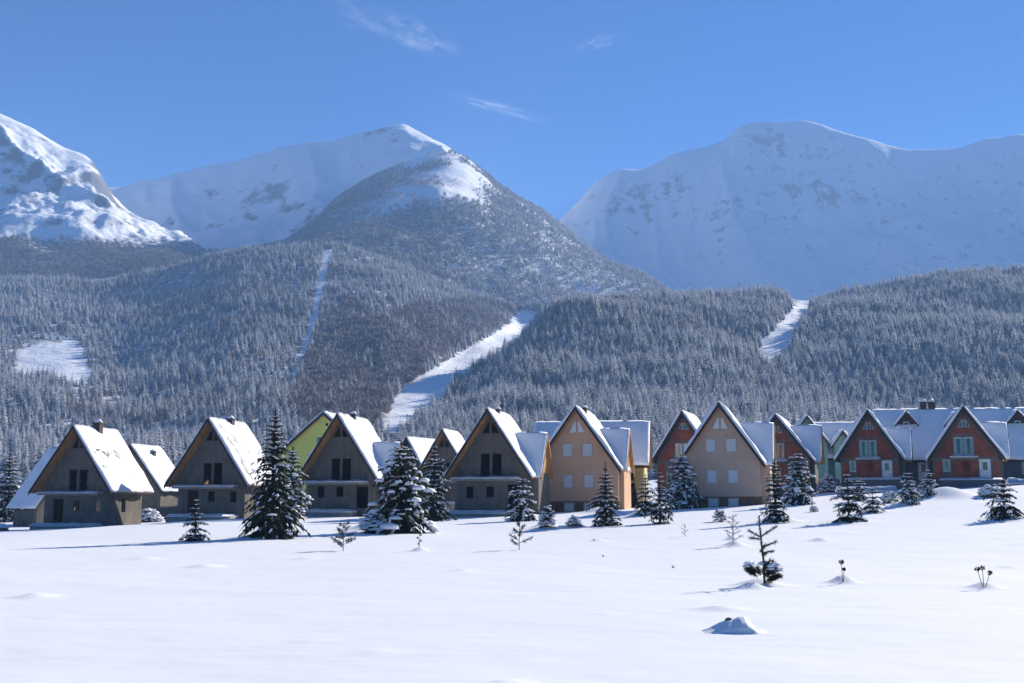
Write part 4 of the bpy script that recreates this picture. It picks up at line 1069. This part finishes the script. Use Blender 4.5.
def spruce(name, label, px, py_base, py_top, wpx, seed, laden=.5, droop=.35, bare=.0, density=1.0, skirt=True, cone=.85, lean=0, group=None, dens2=1.0):
    p = on_ground(px, py_base, ground_z); s = p.y / F
    h = (py_base - py_top) * s * 1.0; r = wpx * s / 2
    rng = random.Random(seed)
    root = thing(name, label, 'tree', p, rng.random() * 6, group)
    fol, snw, tr = MB(), MB(), MB()
    tr.tube((0, 0, -.5), (0, 0, h * .55), .028 * h + .01, .018 * h, 8); tr.tube((0, 0, h * .55), (lean * .1, 0, h * .99), .018 * h, .006 * h, 6)
    nw = max(7, int(15 * density * min(1.2, max(.6, h / 4))))
    up = Vector((0, 0, 1))
    for k in range(nw):
        t = bare + (1 - bare) * (k + rng.uniform(.1, .7)) / nw
        z = h * (.02 + .95 * t)
        L = r * ((1 - t) ** cone * rng.uniform(.82, 1.12) + .05)
        nb = max(4, int((8.5 - 3 * t) * dens2))
        a0 = rng.random() * 6.28
        for i in range(nb):
            a = a0 + 2 * PI * i / nb + rng.uniform(-.3, .3); l = L * rng.uniform(.62, 1.2)
            d = Vector((math.cos(a), math.sin(a), 0)); sd = Vector((-d.y, d.x, 0))
            rise = .55 * t ** 1.5 - droop * (1 - t) * rng.uniform(.6, 1.3)
            nseg = 5
            pts = [Vector((0, 0, z)) + d * l * (q / nseg) + up * l * (rise * (q / nseg) + .12 * math.sin(PI * q / nseg) - droop * .35 * (q / nseg) ** 2) for q in range(nseg + 1)]
            tr.tube(pts[0], pts[3], .006 * h + .004, .003 * h, 4)
            for q in range(1, nseg + 1):
                b = pts[q - 1]; e = pts[q]; dd = (e - b).normalized(); fr = q / nseg
                tl = l * (.42 * (1 - fr * .55)) + .05
                for sg in (-1, 1):
                    v = (dd * .75 + sd * sg * rng.uniform(.5, .95) - up * rng.uniform(.0, .25)).normalized()
                    sw = v.cross(up).normalized()
                    o = b.lerp(e, rng.random())
                    spray(fol, o, v, sw, tl * rng.uniform(.8, 1.2), tl * rng.uniform(.16, .26), rng.uniform(.1, .45))
                    if rng.random() < .8:        # hanging twigs below
                        v2 = (dd * .4 + sd * sg * rng.uniform(.1, .6) - up * rng.uniform(.4, .9)).normalized()
                        spray(fol, o, v2, sd, tl * rng.uniform(.5, .9), tl * rng.uniform(.12, .2), .1)
                spray(fol, b, dd, sd, (e - b).length * 1.8, tl * .2, .15)
                if rng.random() < laden * .85:      # dusting along the branch
                    o = b.lerp(e, rng.random()) + up * (.010 * h + .01); v = (dd + sd * rng.uniform(-.8, .8)).normalized(); ln = tl * rng.uniform(.5, 1.1)
                    sw = v.cross(up).normalized() * ln * rng.uniform(.14, .3); lift = up * ln * rng.uniform(.08, .2)
                    m_ = o + v * ln * rng.uniform(.35, .6); en = o + v * ln - up * .25 * ln
                    for sg in (-1, 1):
                        snw.face([o, m_ + lift, m_ + sw * sg - up * .02]); snw.face([m_ + lift, en, m_ + sw * sg - up * .02])
                if fr > .25 and rng.random() < laden * .38:
                    c = b.lerp(e, rng.random()) + up * .008 * h
                    rr = (l * .10 + .025) * rng.uniform(.5, 1.35)
                    snw.blob(c + sd * rng.uniform(-.14, .14) * l, rr * rng.uniform(.8, 1.6), rr * rng.uniform(.7, 1.2), rr * rng.uniform(.3, .6), rng, 6, under=.3)
            if laden > .6 and rng.random() < laden * .5:
                c = pts[-2]; rr = l * .17 * rng.uniform(.6, 1.3) + .03; snw.blob(c + up * .01, rr, rr, rr * .5, rng, 7, under=.3)
    for i in range(6):
        needle_tuft(fol, Vector((lean * .1, 0, h * (.90 + .02 * i))), (0, 0, 1), .05 * h, 5, rng, .7, .006 * h)
    crown_with_snow(fol, snw, root)
    tr.build('trunk', M['bark'], root)
    return root

def snow_bush(name, label, px, py_base, py_top, wpx, seed, snowy=.7, cat='bush', group=None):
    """low rounded conifer bush nearly buried in snow"""
    p = on_ground(px, py_base, ground_z); s = p.y / F
    h = (py_base - py_top) * s; r = wpx * s / 2; rng = random.Random(seed)
    root = thing(name, label, cat, p, rng.random() * 6, group)
    fol, snw, tr = MB(), MB(), MB(); up = Vector((0, 0, 1))
    n = int(70 + 60 * h)
    for i in range(n):
        a = rng.random() * 6.28; el = math.asin(rng.random()) ; rr = rng.uniform(.35, 1) ** .5
        d = Vector((math.cos(a) * math.cos(el), math.sin(a) * math.cos(el), math.sin(el)))
        tip = Vector((d.x * r * rr, d.y * r * rr, max(.02, d.z * h * rr * rng.uniform(.8, 1.05))))
        base = tip * .55
        if i % 6 == 0: tr.tube((0, 0, -.1), tip * .9, .012 * h + .006, .004, 4)
        v = (tip - base).normalized(); sd = v.cross(up); sd = sd.normalized() if sd.length > .01 else Vector((1, 0, 0))
        l = (tip - base).length
        for sg in (-1, 0, 1):
            vv = (v + sd * sg * .7 - up * rng.uniform(0, .5)).normalized()
            spray(fol, base + v * l * rng.uniform(.1, .6), vv, vv.cross(up).normalized() if vv.cross(up).length > .01 else sd, l * rng.uniform(.6, 1), l * rng.uniform(.14, .22), .25)
        if rng.random() < snowy and d.z > .12:
            q = r * rng.uniform(.14, .26); snw.blob(tip * .95, q * 1.1, q, q * .5, rng, 7, under=.15)
    crown_with_snow(fol, snw, root); tr.build('stem', M['bark'], root)
    return root

def twig_plant(name, label, px, py_base, py_top, wpx, seed, kind='needle', n=7, cat='sapling', mat=None):
    """young plant showing a few separate branches above the snow"""
    p = on_ground(px, py_base, ground_z); s = p.y / F
    h = (py_base - py_top) * s; r = wpx * s / 2; rng = random.Random(seed)
    root = thing(name, label, cat, p, 0)
    fol, tr, snw = MB(), MB(), MB()
    rad = .012 * h + .006
    tr.tube((0, 0, -.2), (.02 * h, 0, h * .95), rad, rad * .4, 6)
    nl = M[mat or 'needle']
    for i in range(n):
        t = (i + .6) / n; z = h * (.08 + .85 * t); a = i * 2.4 + rng.uniform(-.4, .4) + seed
        L = r * (1.05 - .75 * t) * rng.uniform(.8, 1.15)
        b = Vector((.02 * h * t, 0, z)); e = b + Vector((math.cos(a) * L, math.sin(a) * L * .8, L * rng.uniform(.25, .65)))
        tr.tube(b, e, rad * .6, rad * .3, 5)
        m = int(5 + 4 * (1 - t))
        for q in range(2, m + 1):
            c = b.lerp(e, q / m); needle_tuft(fol, c, (e - b), .12 * h * (1 if kind == 'needle' else .6) + .03, 9 if kind == 'needle' else 4, rng, .6, .008 * h + .003)
        if rng.random() < .35: fol.blob(b.lerp(e, .8) + Vector((0, 0, .02)), .05 * h + .02, .05 * h + .02, .04 * h, rng, 6, mi=1)
    for q in range(5): needle_tuft(fol, Vector((.02 * h, 0, h * (.8 + .04 * q))), (0, 0, 1), .1 * h, 7, rng, .5, .008 * h)
    tr.build('stem', M['twig' if kind != 'needle' else 'bark'], root); fol.build('crown', [nl, M['snow_load']], root)
    return root

SG = 'young spruces of the snow field'
spruce('spruce', 'small dark spruce standing alone in front of the second chalet from the left', 195, 541, 499, 33, 21, .35, .3, group=SG)
spruce('spruce', 'tall dark spruce, the tallest in front of the houses, left of the yellow house', 272, 536, 415, 64, 22, .34, .42, density=1.5, group=SG, cone=.68, dens2=1.3)
spruce('spruce', 'snow laden spruce pressed against the right side of the tallest spruce', 291, 519, 450, 46, 23, .85, .55, group=SG, cone=.6)
spruce('spruce', 'broad bushy spruce heavy with snow before the chalet with the half hidden roof wing', 400, 533, 446, 76, 24, .62, .55, density=1.15, group=SG, cone=.55, dens2=1.25)
snow_bush('juniper_bush', 'snow buried bush at the left foot of the broad bushy spruce', 374, 533, 510, 34, 25, .95, group=SG)
spruce('spruce', 'dark spruce standing behind the right shoulder of the broad bushy spruce', 434, 521, 446, 46, 26, .5, .5, group=SG, cone=.6)
spruce('spruce', 'squat snow covered spruce by the right corner of the chalet left of the orange house', 522, 521, 478, 40, 27, .8, .5, group=SG, cone=.6)
snow_bush('spruce_bush', 'little spruce half buried in a snow heap at the left foot of the orange house', 547, 528, 505, 19, 28, .9)
snow_bush('spruce_bush', 'round snow heaped bush, lowest before the orange house', 574, 527, 516, 17, 29, .9)
spruce('spruce', 'shapely dark spruce in front of the right half of the orange house', 606, 526, 465, 42, 30, .42, .32, group=SG, density=1.2)
spruce('spruce', 'scruffy double topped spruce in the gap right of the orange house', 660, 524, 472, 34, 31, .45, .35, group=SG, density=1.0)
spruce('spruce', 'shaggy low spruce leaning out left of the scruffy double topped spruce', 646, 514, 476, 28, 32, .5, .45, group=SG, cone=.6)
spruce('spruce', 'rounded snow plastered spruce against the left wall of the beige house', 682, 509, 456, 40, 33, .95, .6, group=SG, cone=.5, dens2=1.2)
spruce('spruce', 'narrow dark spruce at the right corner of the beige house', 776, 521, 462, 30, 34, .3, .3, group=SG, cone=.6, density=1.2)
spruce('spruce', 'spruce bowed under white snow right of the narrow dark spruce', 799, 505, 454, 42, 35, 1.0, .65, group=SG, cone=.5)
snow_bush('juniper_bush', 'white frosted bush in front of the green house', 829, 492, 474, 26, 36, 1.0)
spruce('spruce', 'open layered spruce with snow on its tiers before the garden wall', 849, 520, 473, 42, 37, .55, .25, group=SG, density=.6, cone=.7)
spruce('spruce', 'low wide spruce to the right of the open layered spruce', 873, 513, 489, 28, 38, .6, .25, group=SG, density=.7, cone=.6)
spruce('spruce', 'round white frosted spruce in the gap between the two right brick chalets', 909, 504, 474, 30, 39, .95, .6, group=SG, cone=.5, dens2=1.2)
spruce('spruce', 'small frosted spruce at the left edge of the porch of the furthest right brick chalet', 929, 495, 470, 22, 40, .9, .5, group=SG, cone=.6)
spruce('spruce', 'low spreading spruce at the right edge of the picture', 1005, 518, 481, 46, 41, .6, .45, group=SG, cone=.6, density=.9)
spruce('spruce', 'dark spruce between the leftmost chalet and its right hand neighbour', 169, 516, 486, 24, 42, .4, .4, group=SG, cone=.6)
snow_bush('juniper_bush', 'frosted bush by the lit right wall of the leftmost chalet', 150, 522, 508, 24, 43, .9)
spruce('spruce', 'small frosted spruce against the left wall of the leftmost chalet', 36, 525, 492, 24, 44, .6, .4, group=SG, cone=.6)
spruce('spruce', 'tall dark spruce cut by the left edge of the picture', 6, 522, 452, 38, 45, .5, .45, group=SG, cone=.6)
twig_plant('spruce_sapling', 'bushy sapling in front of the chalet before the yellow house', 343, 551, 524, 25, 46, n=16)
twig_plant('pine_sapling', 'thin sapling with tufted twigs between the broad bushy spruce and the orange house', 519, 550, 522, 26, 48, n=9)
twig_plant('pine_sapling', 'tiny stub of a sapling beneath the broad bushy spruce', 419, 549, 535, 8, 49, n=4)
twig_plant('larch_sapling', 'pale frosted sapling before the beige house', 733, 544, 516, 20, 50, 'larch', 14, mat='frost_dim')
snow_bush('juniper_bush', 'small frosted bush left of the pale frosted sapling', 720, 522, 507, 15, 51, .6)
twig_plant('twig_plant', 'sparse frosted twigs left of the small frosted bush', 685, 537, 525, 12, 52, 'larch', 7, cat='plant', mat='frost_dim')
snow_bush('juniper_bush', 'tiny bush poking from the snow before the bowed white spruce', 814, 512, 504, 10, 53, .7)

def foreground_pine():
    p = on_ground(763, 584, ground_z); s = p.y / F; rng = random.Random(77)
    root = thing('pine_sapling', 'young pine with bare upturned arms and a snow capped bushy base, largest in the field', 'sapling', p, 0)
    at = lambda x, y, dep=0: Vector(((x - 350) * .205 * s, dep, (412 - y) * .205 * s))     # enlarged-photo units
    tr, fol, snw = MB(), MB(), MB()
    def arm(a, b, r0, r1, L=.085, dens=1.0, n=None):
        tr.tube(a, b, r0, r1, 6); d = (b - a); m = int(d.length / .006 * dens)
        for q in range(m):
            c = a.lerp(b, rng.random()); v = (d.normalized() * .8 + Vector((rng.gauss(0, .8), rng.gauss(0, .8), rng.gauss(0, .8)))).normalized()
            sdv = v.orthogonal().normalized() * .009; l = L * 1.15 * rng.uniform(.6, 1.2)
            fol.face([c - sdv, c + sdv, c + v * l])
    st = [at(358, 425), at(356, 310), at(350, 250), at(346, 190), at(341, 100)]
    arm(st[0], st[1], .03, .026, .05, .3); arm(st[1], st[2], .026, .024, .07, .9); arm(st[2], st[3], .024, .02, .075, 1.2); arm(st[3], st[4], .02, .008, .08, 1.5)
    for b, e, dp in ((at(348, 195), at(282, 162), -.1), (at(348, 192), at(430, 142), .1), (at(349, 205), at(300, 200), .22), (at(352, 240), at(416, 216), -.12), (at(354, 268), at(408, 262), .1), (at(353, 262), at(338, 258), -.2), (at(354, 250), at(375, 240), .25), (at(356, 275), at(352, 272), -.3)):
        e = e + Vector((0, dp, 0)); arm(b, e, .014, .007, .085, 1.7)
    for i in range(56):                       # bushy base: a small left clump, a big right clump
        if i < 15: c0, R_ = at(295, 350), (38, 30)
        elif i < 22: c0, R_ = at(390, 312), (30, 26)
        else: c0, R_ = at(398, 372), (52, 44)
        a = rng.random() * 6.28; q = math.sqrt(rng.random())
        e = c0 + Vector((math.cos(a) * R_[0] * q, rng.uniform(-1, 1) * 34, math.sin(a) * R_[1] * q)) * .205 * s
        e.z = max(e.z, .02)
        b = e.lerp(at(357, 400), .45); arm(b, e, .01, .005, .10, 1.8)
    for c, rx, rz in ((at(287, 330), 26, 20), (at(272, 338), 16, 14), (at(372, 335), 34, 26), (at(405, 340), 34, 24), (at(432, 358), 24, 20), (at(385, 352), 28, 20)):
        for k in range(3):
            fol.blob(c + Vector((rng.uniform(-.5, .5) * rx, rng.uniform(-22, 22), rz * .45 + rng.uniform(-4, 3))) * .205 * s, rx * .205 * s * .8, 18 * .205 * s, rz * .205 * s * .55, rng, 9, mi=1, under=.2)
    tr.build('trunk', M['bark'], root); fol.build('crown', [M['needle'], M['snow_load']], root)
foreground_pine()

def stalk(name, label, px, py, py_top, heads, seed):
    p = on_ground(px, py, ground_z); s = p.y / F; rng = random.Random(seed)
    root = thing(name, label, 'plant', p, 0); h = (py - py_top) * s
    tr, hd = MB(), MB()
    for dx, t, sz in heads:
        e = Vector((dx * s, rng.uniform(-.05, .05), h * t)); tr.tube((0, 0, -.15), e, .012, .007, 5)
        for k in range(26): 
            v = Vector((rng.gauss(0, 1), rng.gauss(0, 1), rng.gauss(0, 1))).normalized(); sdv = v.orthogonal().normalized() * .016
            hd.face([e - sdv, e + sdv, e + v * sz * s * rng.uniform(.6, 1.2)])
            b = e + v * sz * s * .5; hd.face([b, b + sdv * 2, b + v * .04, b - sdv * 2])
    tr.build('stem', M['twig'], root); hd.build('seed_head', M['seed'], root)
stalk('dry_stalk', 'single dry stalk on its own little snow mound right of the young pine', 843, 582, 562, ((-1, .95, 3.2), (1.5, .6, 1.8)), 61)
stalk('dry_stalk', 'forked dry stalk with dark seed heads near the right edge', 984, 587, 569, ((-5, .9, 3.6), (-1, .98, 3.2), (6, .72, 3.2)), 62)

def snow_rock():
    """the snow covered lump in the middle foreground: a sharp drift with a bit of stone at its tip"""
    p = on_ground(729, 631, ground_z); s = p.y / F
    root = thing('snow_covered_rock', 'pointed snow covered rock with a bare brown tip in the open foreground', 'rock', p, 0)
    na, nb = 64, 40; V = []
    hw = 40 * s
    for j in range(nb + 1):
        for i in range(na + 1):
            x = (i / na * 2 - 1); y = (j / nb * 2 - 1)
            # a ridge whose camera side is steep; long tail to the left
            prof = np.interp(x, [-1, -.82, -.5, -.25, -.08, .02, .2, .34, .48, .62, 1], [-.03, 0, .28, .58, .78, .80, 1.0, .95, .6, .1, -.03])
            yy = (y + .25) / (.75 if y > -.25 else .55)
            sh = max(0, 1 - abs(yy)) ** (.5 if y < -.25 else 1.2)
            n_ = mnoise.noise(Vector((x * 2.3, y * 2.3, 4))) * .10 + mnoise.noise(Vector((x * 6, y * 6, 9))) * .03
            z = 15.5 * s * (prof * sh + n_ * sh) - .012
            V.append((x * hw, y * hw * .85, z))
    b = MB(); b.v = V; W = na + 1
    for j in range(nb):
        for i in range(na): a = j * W + i; b.f.append((a, a + 1, a + W + 1, a + W)); b.m.append(0)
    b.build('snow_cover', M['snow'], root, True)
    r = MB(); rg = random.Random(5)
    for (x, z, q) in ((-.05, .82, .035), (-.10, .78, .03), (.0, .82, .025)):
        r.blob((x * hw, -.25 * hw * .85 - .01, 15.5 * s * z - .02), q, q * .8, q * .9, rg, 7, under=.4)
    r.build('stone_tip', M['rock'], root)
snow_rock()
def edge_rock():
    p = on_ground(0, 531, ground_z); s = p.y / F; rg = random.Random(8)
    root = thing('boulder', 'brown boulder under a flat snow cap at the left edge of the field', 'rock', p, 0)
    r = MB(); r.blob((0, 0, -.05), .75, .6, .5, rg, 10, under=.6); r.build('stone', M['rock'], root)
    c = MB(); c.blob((0, 0, .36), .72, .58, .3, rg, 12, under=.35); c.build('snow_cap', M['snow'], root, True)
edge_rock()

for i, (px, py, lb) in enumerate([(594, 541, 'few dark grass tips poking from the snow below the shapely dark spruce'), (673, 568, 'lone dark grass tip in the open snow halfway to the foreground rock'), (604, 557, 'pair of dry grass tips between the orange house and the open foreground')]):
    p = on_ground(px, py, ground_z); rg = random.Random(90 + i); root = thing('grass_tuft', lb, 'grass', p, 0)
    b = MB()
    needle_tuft(b, Vector((0, 0, -.03)), (0, 0, 1), .16, 10, rg, .45, .012); b.build('blades', M['twig'], root)

snow_bush('juniper_bush', 'frosted brownish bush behind the low spreading spruce at the right edge', 990, 497, 483, 24, 71, .8)
spruce('spruce', 'small white spruce behind the open layered spruce by the garden wall', 860, 501, 478, 22, 72, .9, .5, group=SG, cone=.6)
snow_bush('juniper_bush', 'low snowy bush left of the round white frosted spruce', 889, 503, 489, 18, 73, .9)
# ================================================================== AIR, SKY, SUN, CAMERA
def haze_box():
    mb = MB(); mb.box(-4200, 4200, -260, 4600, -60, 1120)
    m = bpy.data.materials.new('thin_haze'); m.use_nodes = True; nt = m.node_tree
    for n in list(nt.nodes):
        if n.type != 'OUTPUT_MATERIAL': nt.nodes.remove(n)
    v = nt.nodes.new('ShaderNodeVolumePrincipled')
    v.inputs['Color'].default_value = (.34, .58, 1.0, 1); v.inputs['Density'].default_value = HAZE
    v.inputs['Anisotropy'].default_value = .1
    nt.links.new(v.outputs[0], nt.nodes['Material Output'].inputs['Volume'])
    o = mb.build('haze', m)
    tag(o, 'thin blue winter haze in the air over the valley', 'haze', kind='stuff')
HAZE = 1.75e-4
haze_box()

w = bpy.data.worlds.new('World'); SC.world = w; w.use_nodes = True
nt = w.node_tree; bg = nt.nodes['Background']
sky = N(nt, 'ShaderNodeTexSky', sky_type='NISHITA'); sky.sun_disc = False
sky.sun_elevation = SUN_EL; sky.sun_rotation = SUN_AZ; sky.altitude = 1200; sky.air_density = 1.0; sky.dust_density = 0; sky.ozone_density = 6.0
tc = N(nt, 'ShaderNodeTexCoord')
def dirv(px, py):
    p = P(px, py, 1000.0) - np.array([0, 0, EYE]); return Vector(p).normalized()
acc = None
for (ax, ay, bx, by, wid, amt) in [(352, 12, 464, 52, 17, .36), (440, 92, 552, 124, 7, .40), (566, 48, 626, 36, 9, .22), (318, 0, 420, 42, 16, .15)]:
    a, b = dirv(ax, ay), dirv(bx, by); c = (a + b).normalized(); al = (b - a); hl = al.length / 2; al.normalize(); pr = c.cross(al).normalized(); hw = wid / F
    du = N(nt, 'ShaderNodeVectorMath', operation='DOT_PRODUCT'); du.inputs[1].default_value = al / hl; nt.links.new(tc.outputs['Generated'], du.inputs[0])
    dv = N(nt, 'ShaderNodeVectorMath', operation='DOT_PRODUCT'); dv.inputs[1].default_value = pr / hw; nt.links.new(tc.outputs['Generated'], dv.inputs[0])
    dc = N(nt, 'ShaderNodeVectorMath', operation='DOT_PRODUCT'); dc.inputs[1].default_value = c; nt.links.new(tc.outputs['Generated'], dc.inputs[0])
    cu = N(nt, 'ShaderNodeMath', operation='SUBTRACT'); cu.inputs[1].default_value = c.dot(al) / hl; nt.links.new(du.outputs['Value'], cu.inputs[0])
    cxyz = N(nt, 'ShaderNodeCombineXYZ'); nt.links.new(cu.outputs[0], cxyz.inputs[0]); nt.links.new(dv.outputs['Value'], cxyz.inputs[1])
    nz = N(nt, 'ShaderNodeTexNoise'); nz.inputs['Scale'].default_value = 2.2; nz.inputs['Detail'].default_value = 7; nz.inputs['Roughness'].default_value = .62
    mp = N(nt, 'ShaderNodeMapping'); mp.inputs['Scale'].default_value = (1.1, .75, 1); mp.inputs['Location'].default_value = (ax * .1, ay * .1, 0); mp.inputs['Rotation'].default_value = (0, 0, .5)
    nt.links.new(cxyz.outputs[0], mp.inputs[0]); nt.links.new(mp.outputs[0], nz.inputs['Vector'])
    # soft elliptical fall-off: 1 - u^2 - v^2
    uu = N(nt, 'ShaderNodeVectorMath', operation='LENGTH'); nt.links.new(cxyz.outputs[0], uu.inputs[0])
    fo = N(nt, 'ShaderNodeMapRange', interpolation_type='SMOOTHSTEP'); fo.inputs[1].default_value = 1.15; fo.inputs[2].default_value = .1; nt.links.new(uu.outputs['Value'], fo.inputs[0])
    nr = N(nt, 'ShaderNodeMapRange', interpolation_type='SMOOTHSTEP'); nr.inputs[1].default_value = .38; nr.inputs[2].default_value = .75; nr.inputs[4].default_value = amt; nt.links.new(nz.outputs['Fac'], nr.inputs[0])
    ml = N(nt, 'ShaderNodeMath', operation='MULTIPLY'); nt.links.new(fo.outputs[0], ml.inputs[0]); nt.links.new(nr.outputs[0], ml.inputs[1])
    st = N(nt, 'ShaderNodeMath', operation='GREATER_THAN'); st.inputs[1].default_value = .8; nt.links.new(dc.outputs['Value'], st.inputs[0])
    m2 = N(nt, 'ShaderNodeMath', operation='MULTIPLY'); nt.links.new(ml.outputs[0], m2.inputs[0]); nt.links.new(st.outputs[0], m2.inputs[1])
    if acc is None: acc = m2.outputs[0]
    else:
        a_ = N(nt, 'ShaderNodeMath', operation='MAXIMUM'); nt.links.new(acc, a_.inputs[0]); nt.links.new(m2.outputs[0], a_.inputs[1]); acc = a_.outputs[0]
mx = N(nt, 'ShaderNodeMix', data_type='RGBA'); mx.inputs['B'].default_value = (12, 12.6, 13.2, 1)
nt.links.new(acc, mx.inputs['Factor']); hs = N(nt, 'ShaderNodeHueSaturation'); hs.inputs['Saturation'].default_value = 2.05; hs.inputs['Hue'].default_value = .511; hs.inputs['Value'].default_value = 1.0; nt.links.new(sky.outputs[0], hs.inputs['Color']); nt.links.new(hs.outputs[0], mx.inputs['A'])
nt.links.new(mx.outputs['Result'], bg.inputs['Color'])
bg.inputs['Strength'].default_value = .05

ld = bpy.data.lights.new('sun', 'SUN'); ld.energy = 5.0; ld.angle = R(.53); ld.color = (1.0, .93, .82)
lo = bpy.data.objects.new('sun', ld); COL.objects.link(lo)
sd = Vector((math.sin(SUN_AZ) * math.cos(SUN_EL), math.cos(SUN_AZ) * math.cos(SUN_EL), math.sin(SUN_EL)))
lo.rotation_euler = sd.to_track_quat('Z', 'Y').to_euler(); lo.location = (60, -20, 60)

cd = bpy.data.cameras.new('camera'); cd.sensor_width = 36; cd.lens = F * 36 / 1024; cd.clip_start = .1; cd.clip_end = 20000
co = bpy.data.objects.new('camera', cd); COL.objects.link(co); co.location = (0, 0, EYE); co.rotation_euler = (PI / 2 + PITCH, 0, 0)
SC.camera = co

SC.render.engine = 'CYCLES'
cy = SC.cycles
cy.max_bounces = 6; cy.diffuse_bounces = 3; cy.glossy_bounces = 2; cy.transmission_bounces = 2; cy.volume_bounces = 1; cy.transparent_max_bounces = 8
cy.use_denoising = True
cy.sample_clamp_indirect = 6
cy.use_adaptive_sampling = True; cy.adaptive_threshold = .01
vs = SC.view_settings
vs.view_transform = 'Standard'; vs.look = 'None'; vs.exposure = EXPOSURE if 'EXPOSURE' in globals() else 1.0; vs.gamma = 1; vs.use_curve_mapping = False
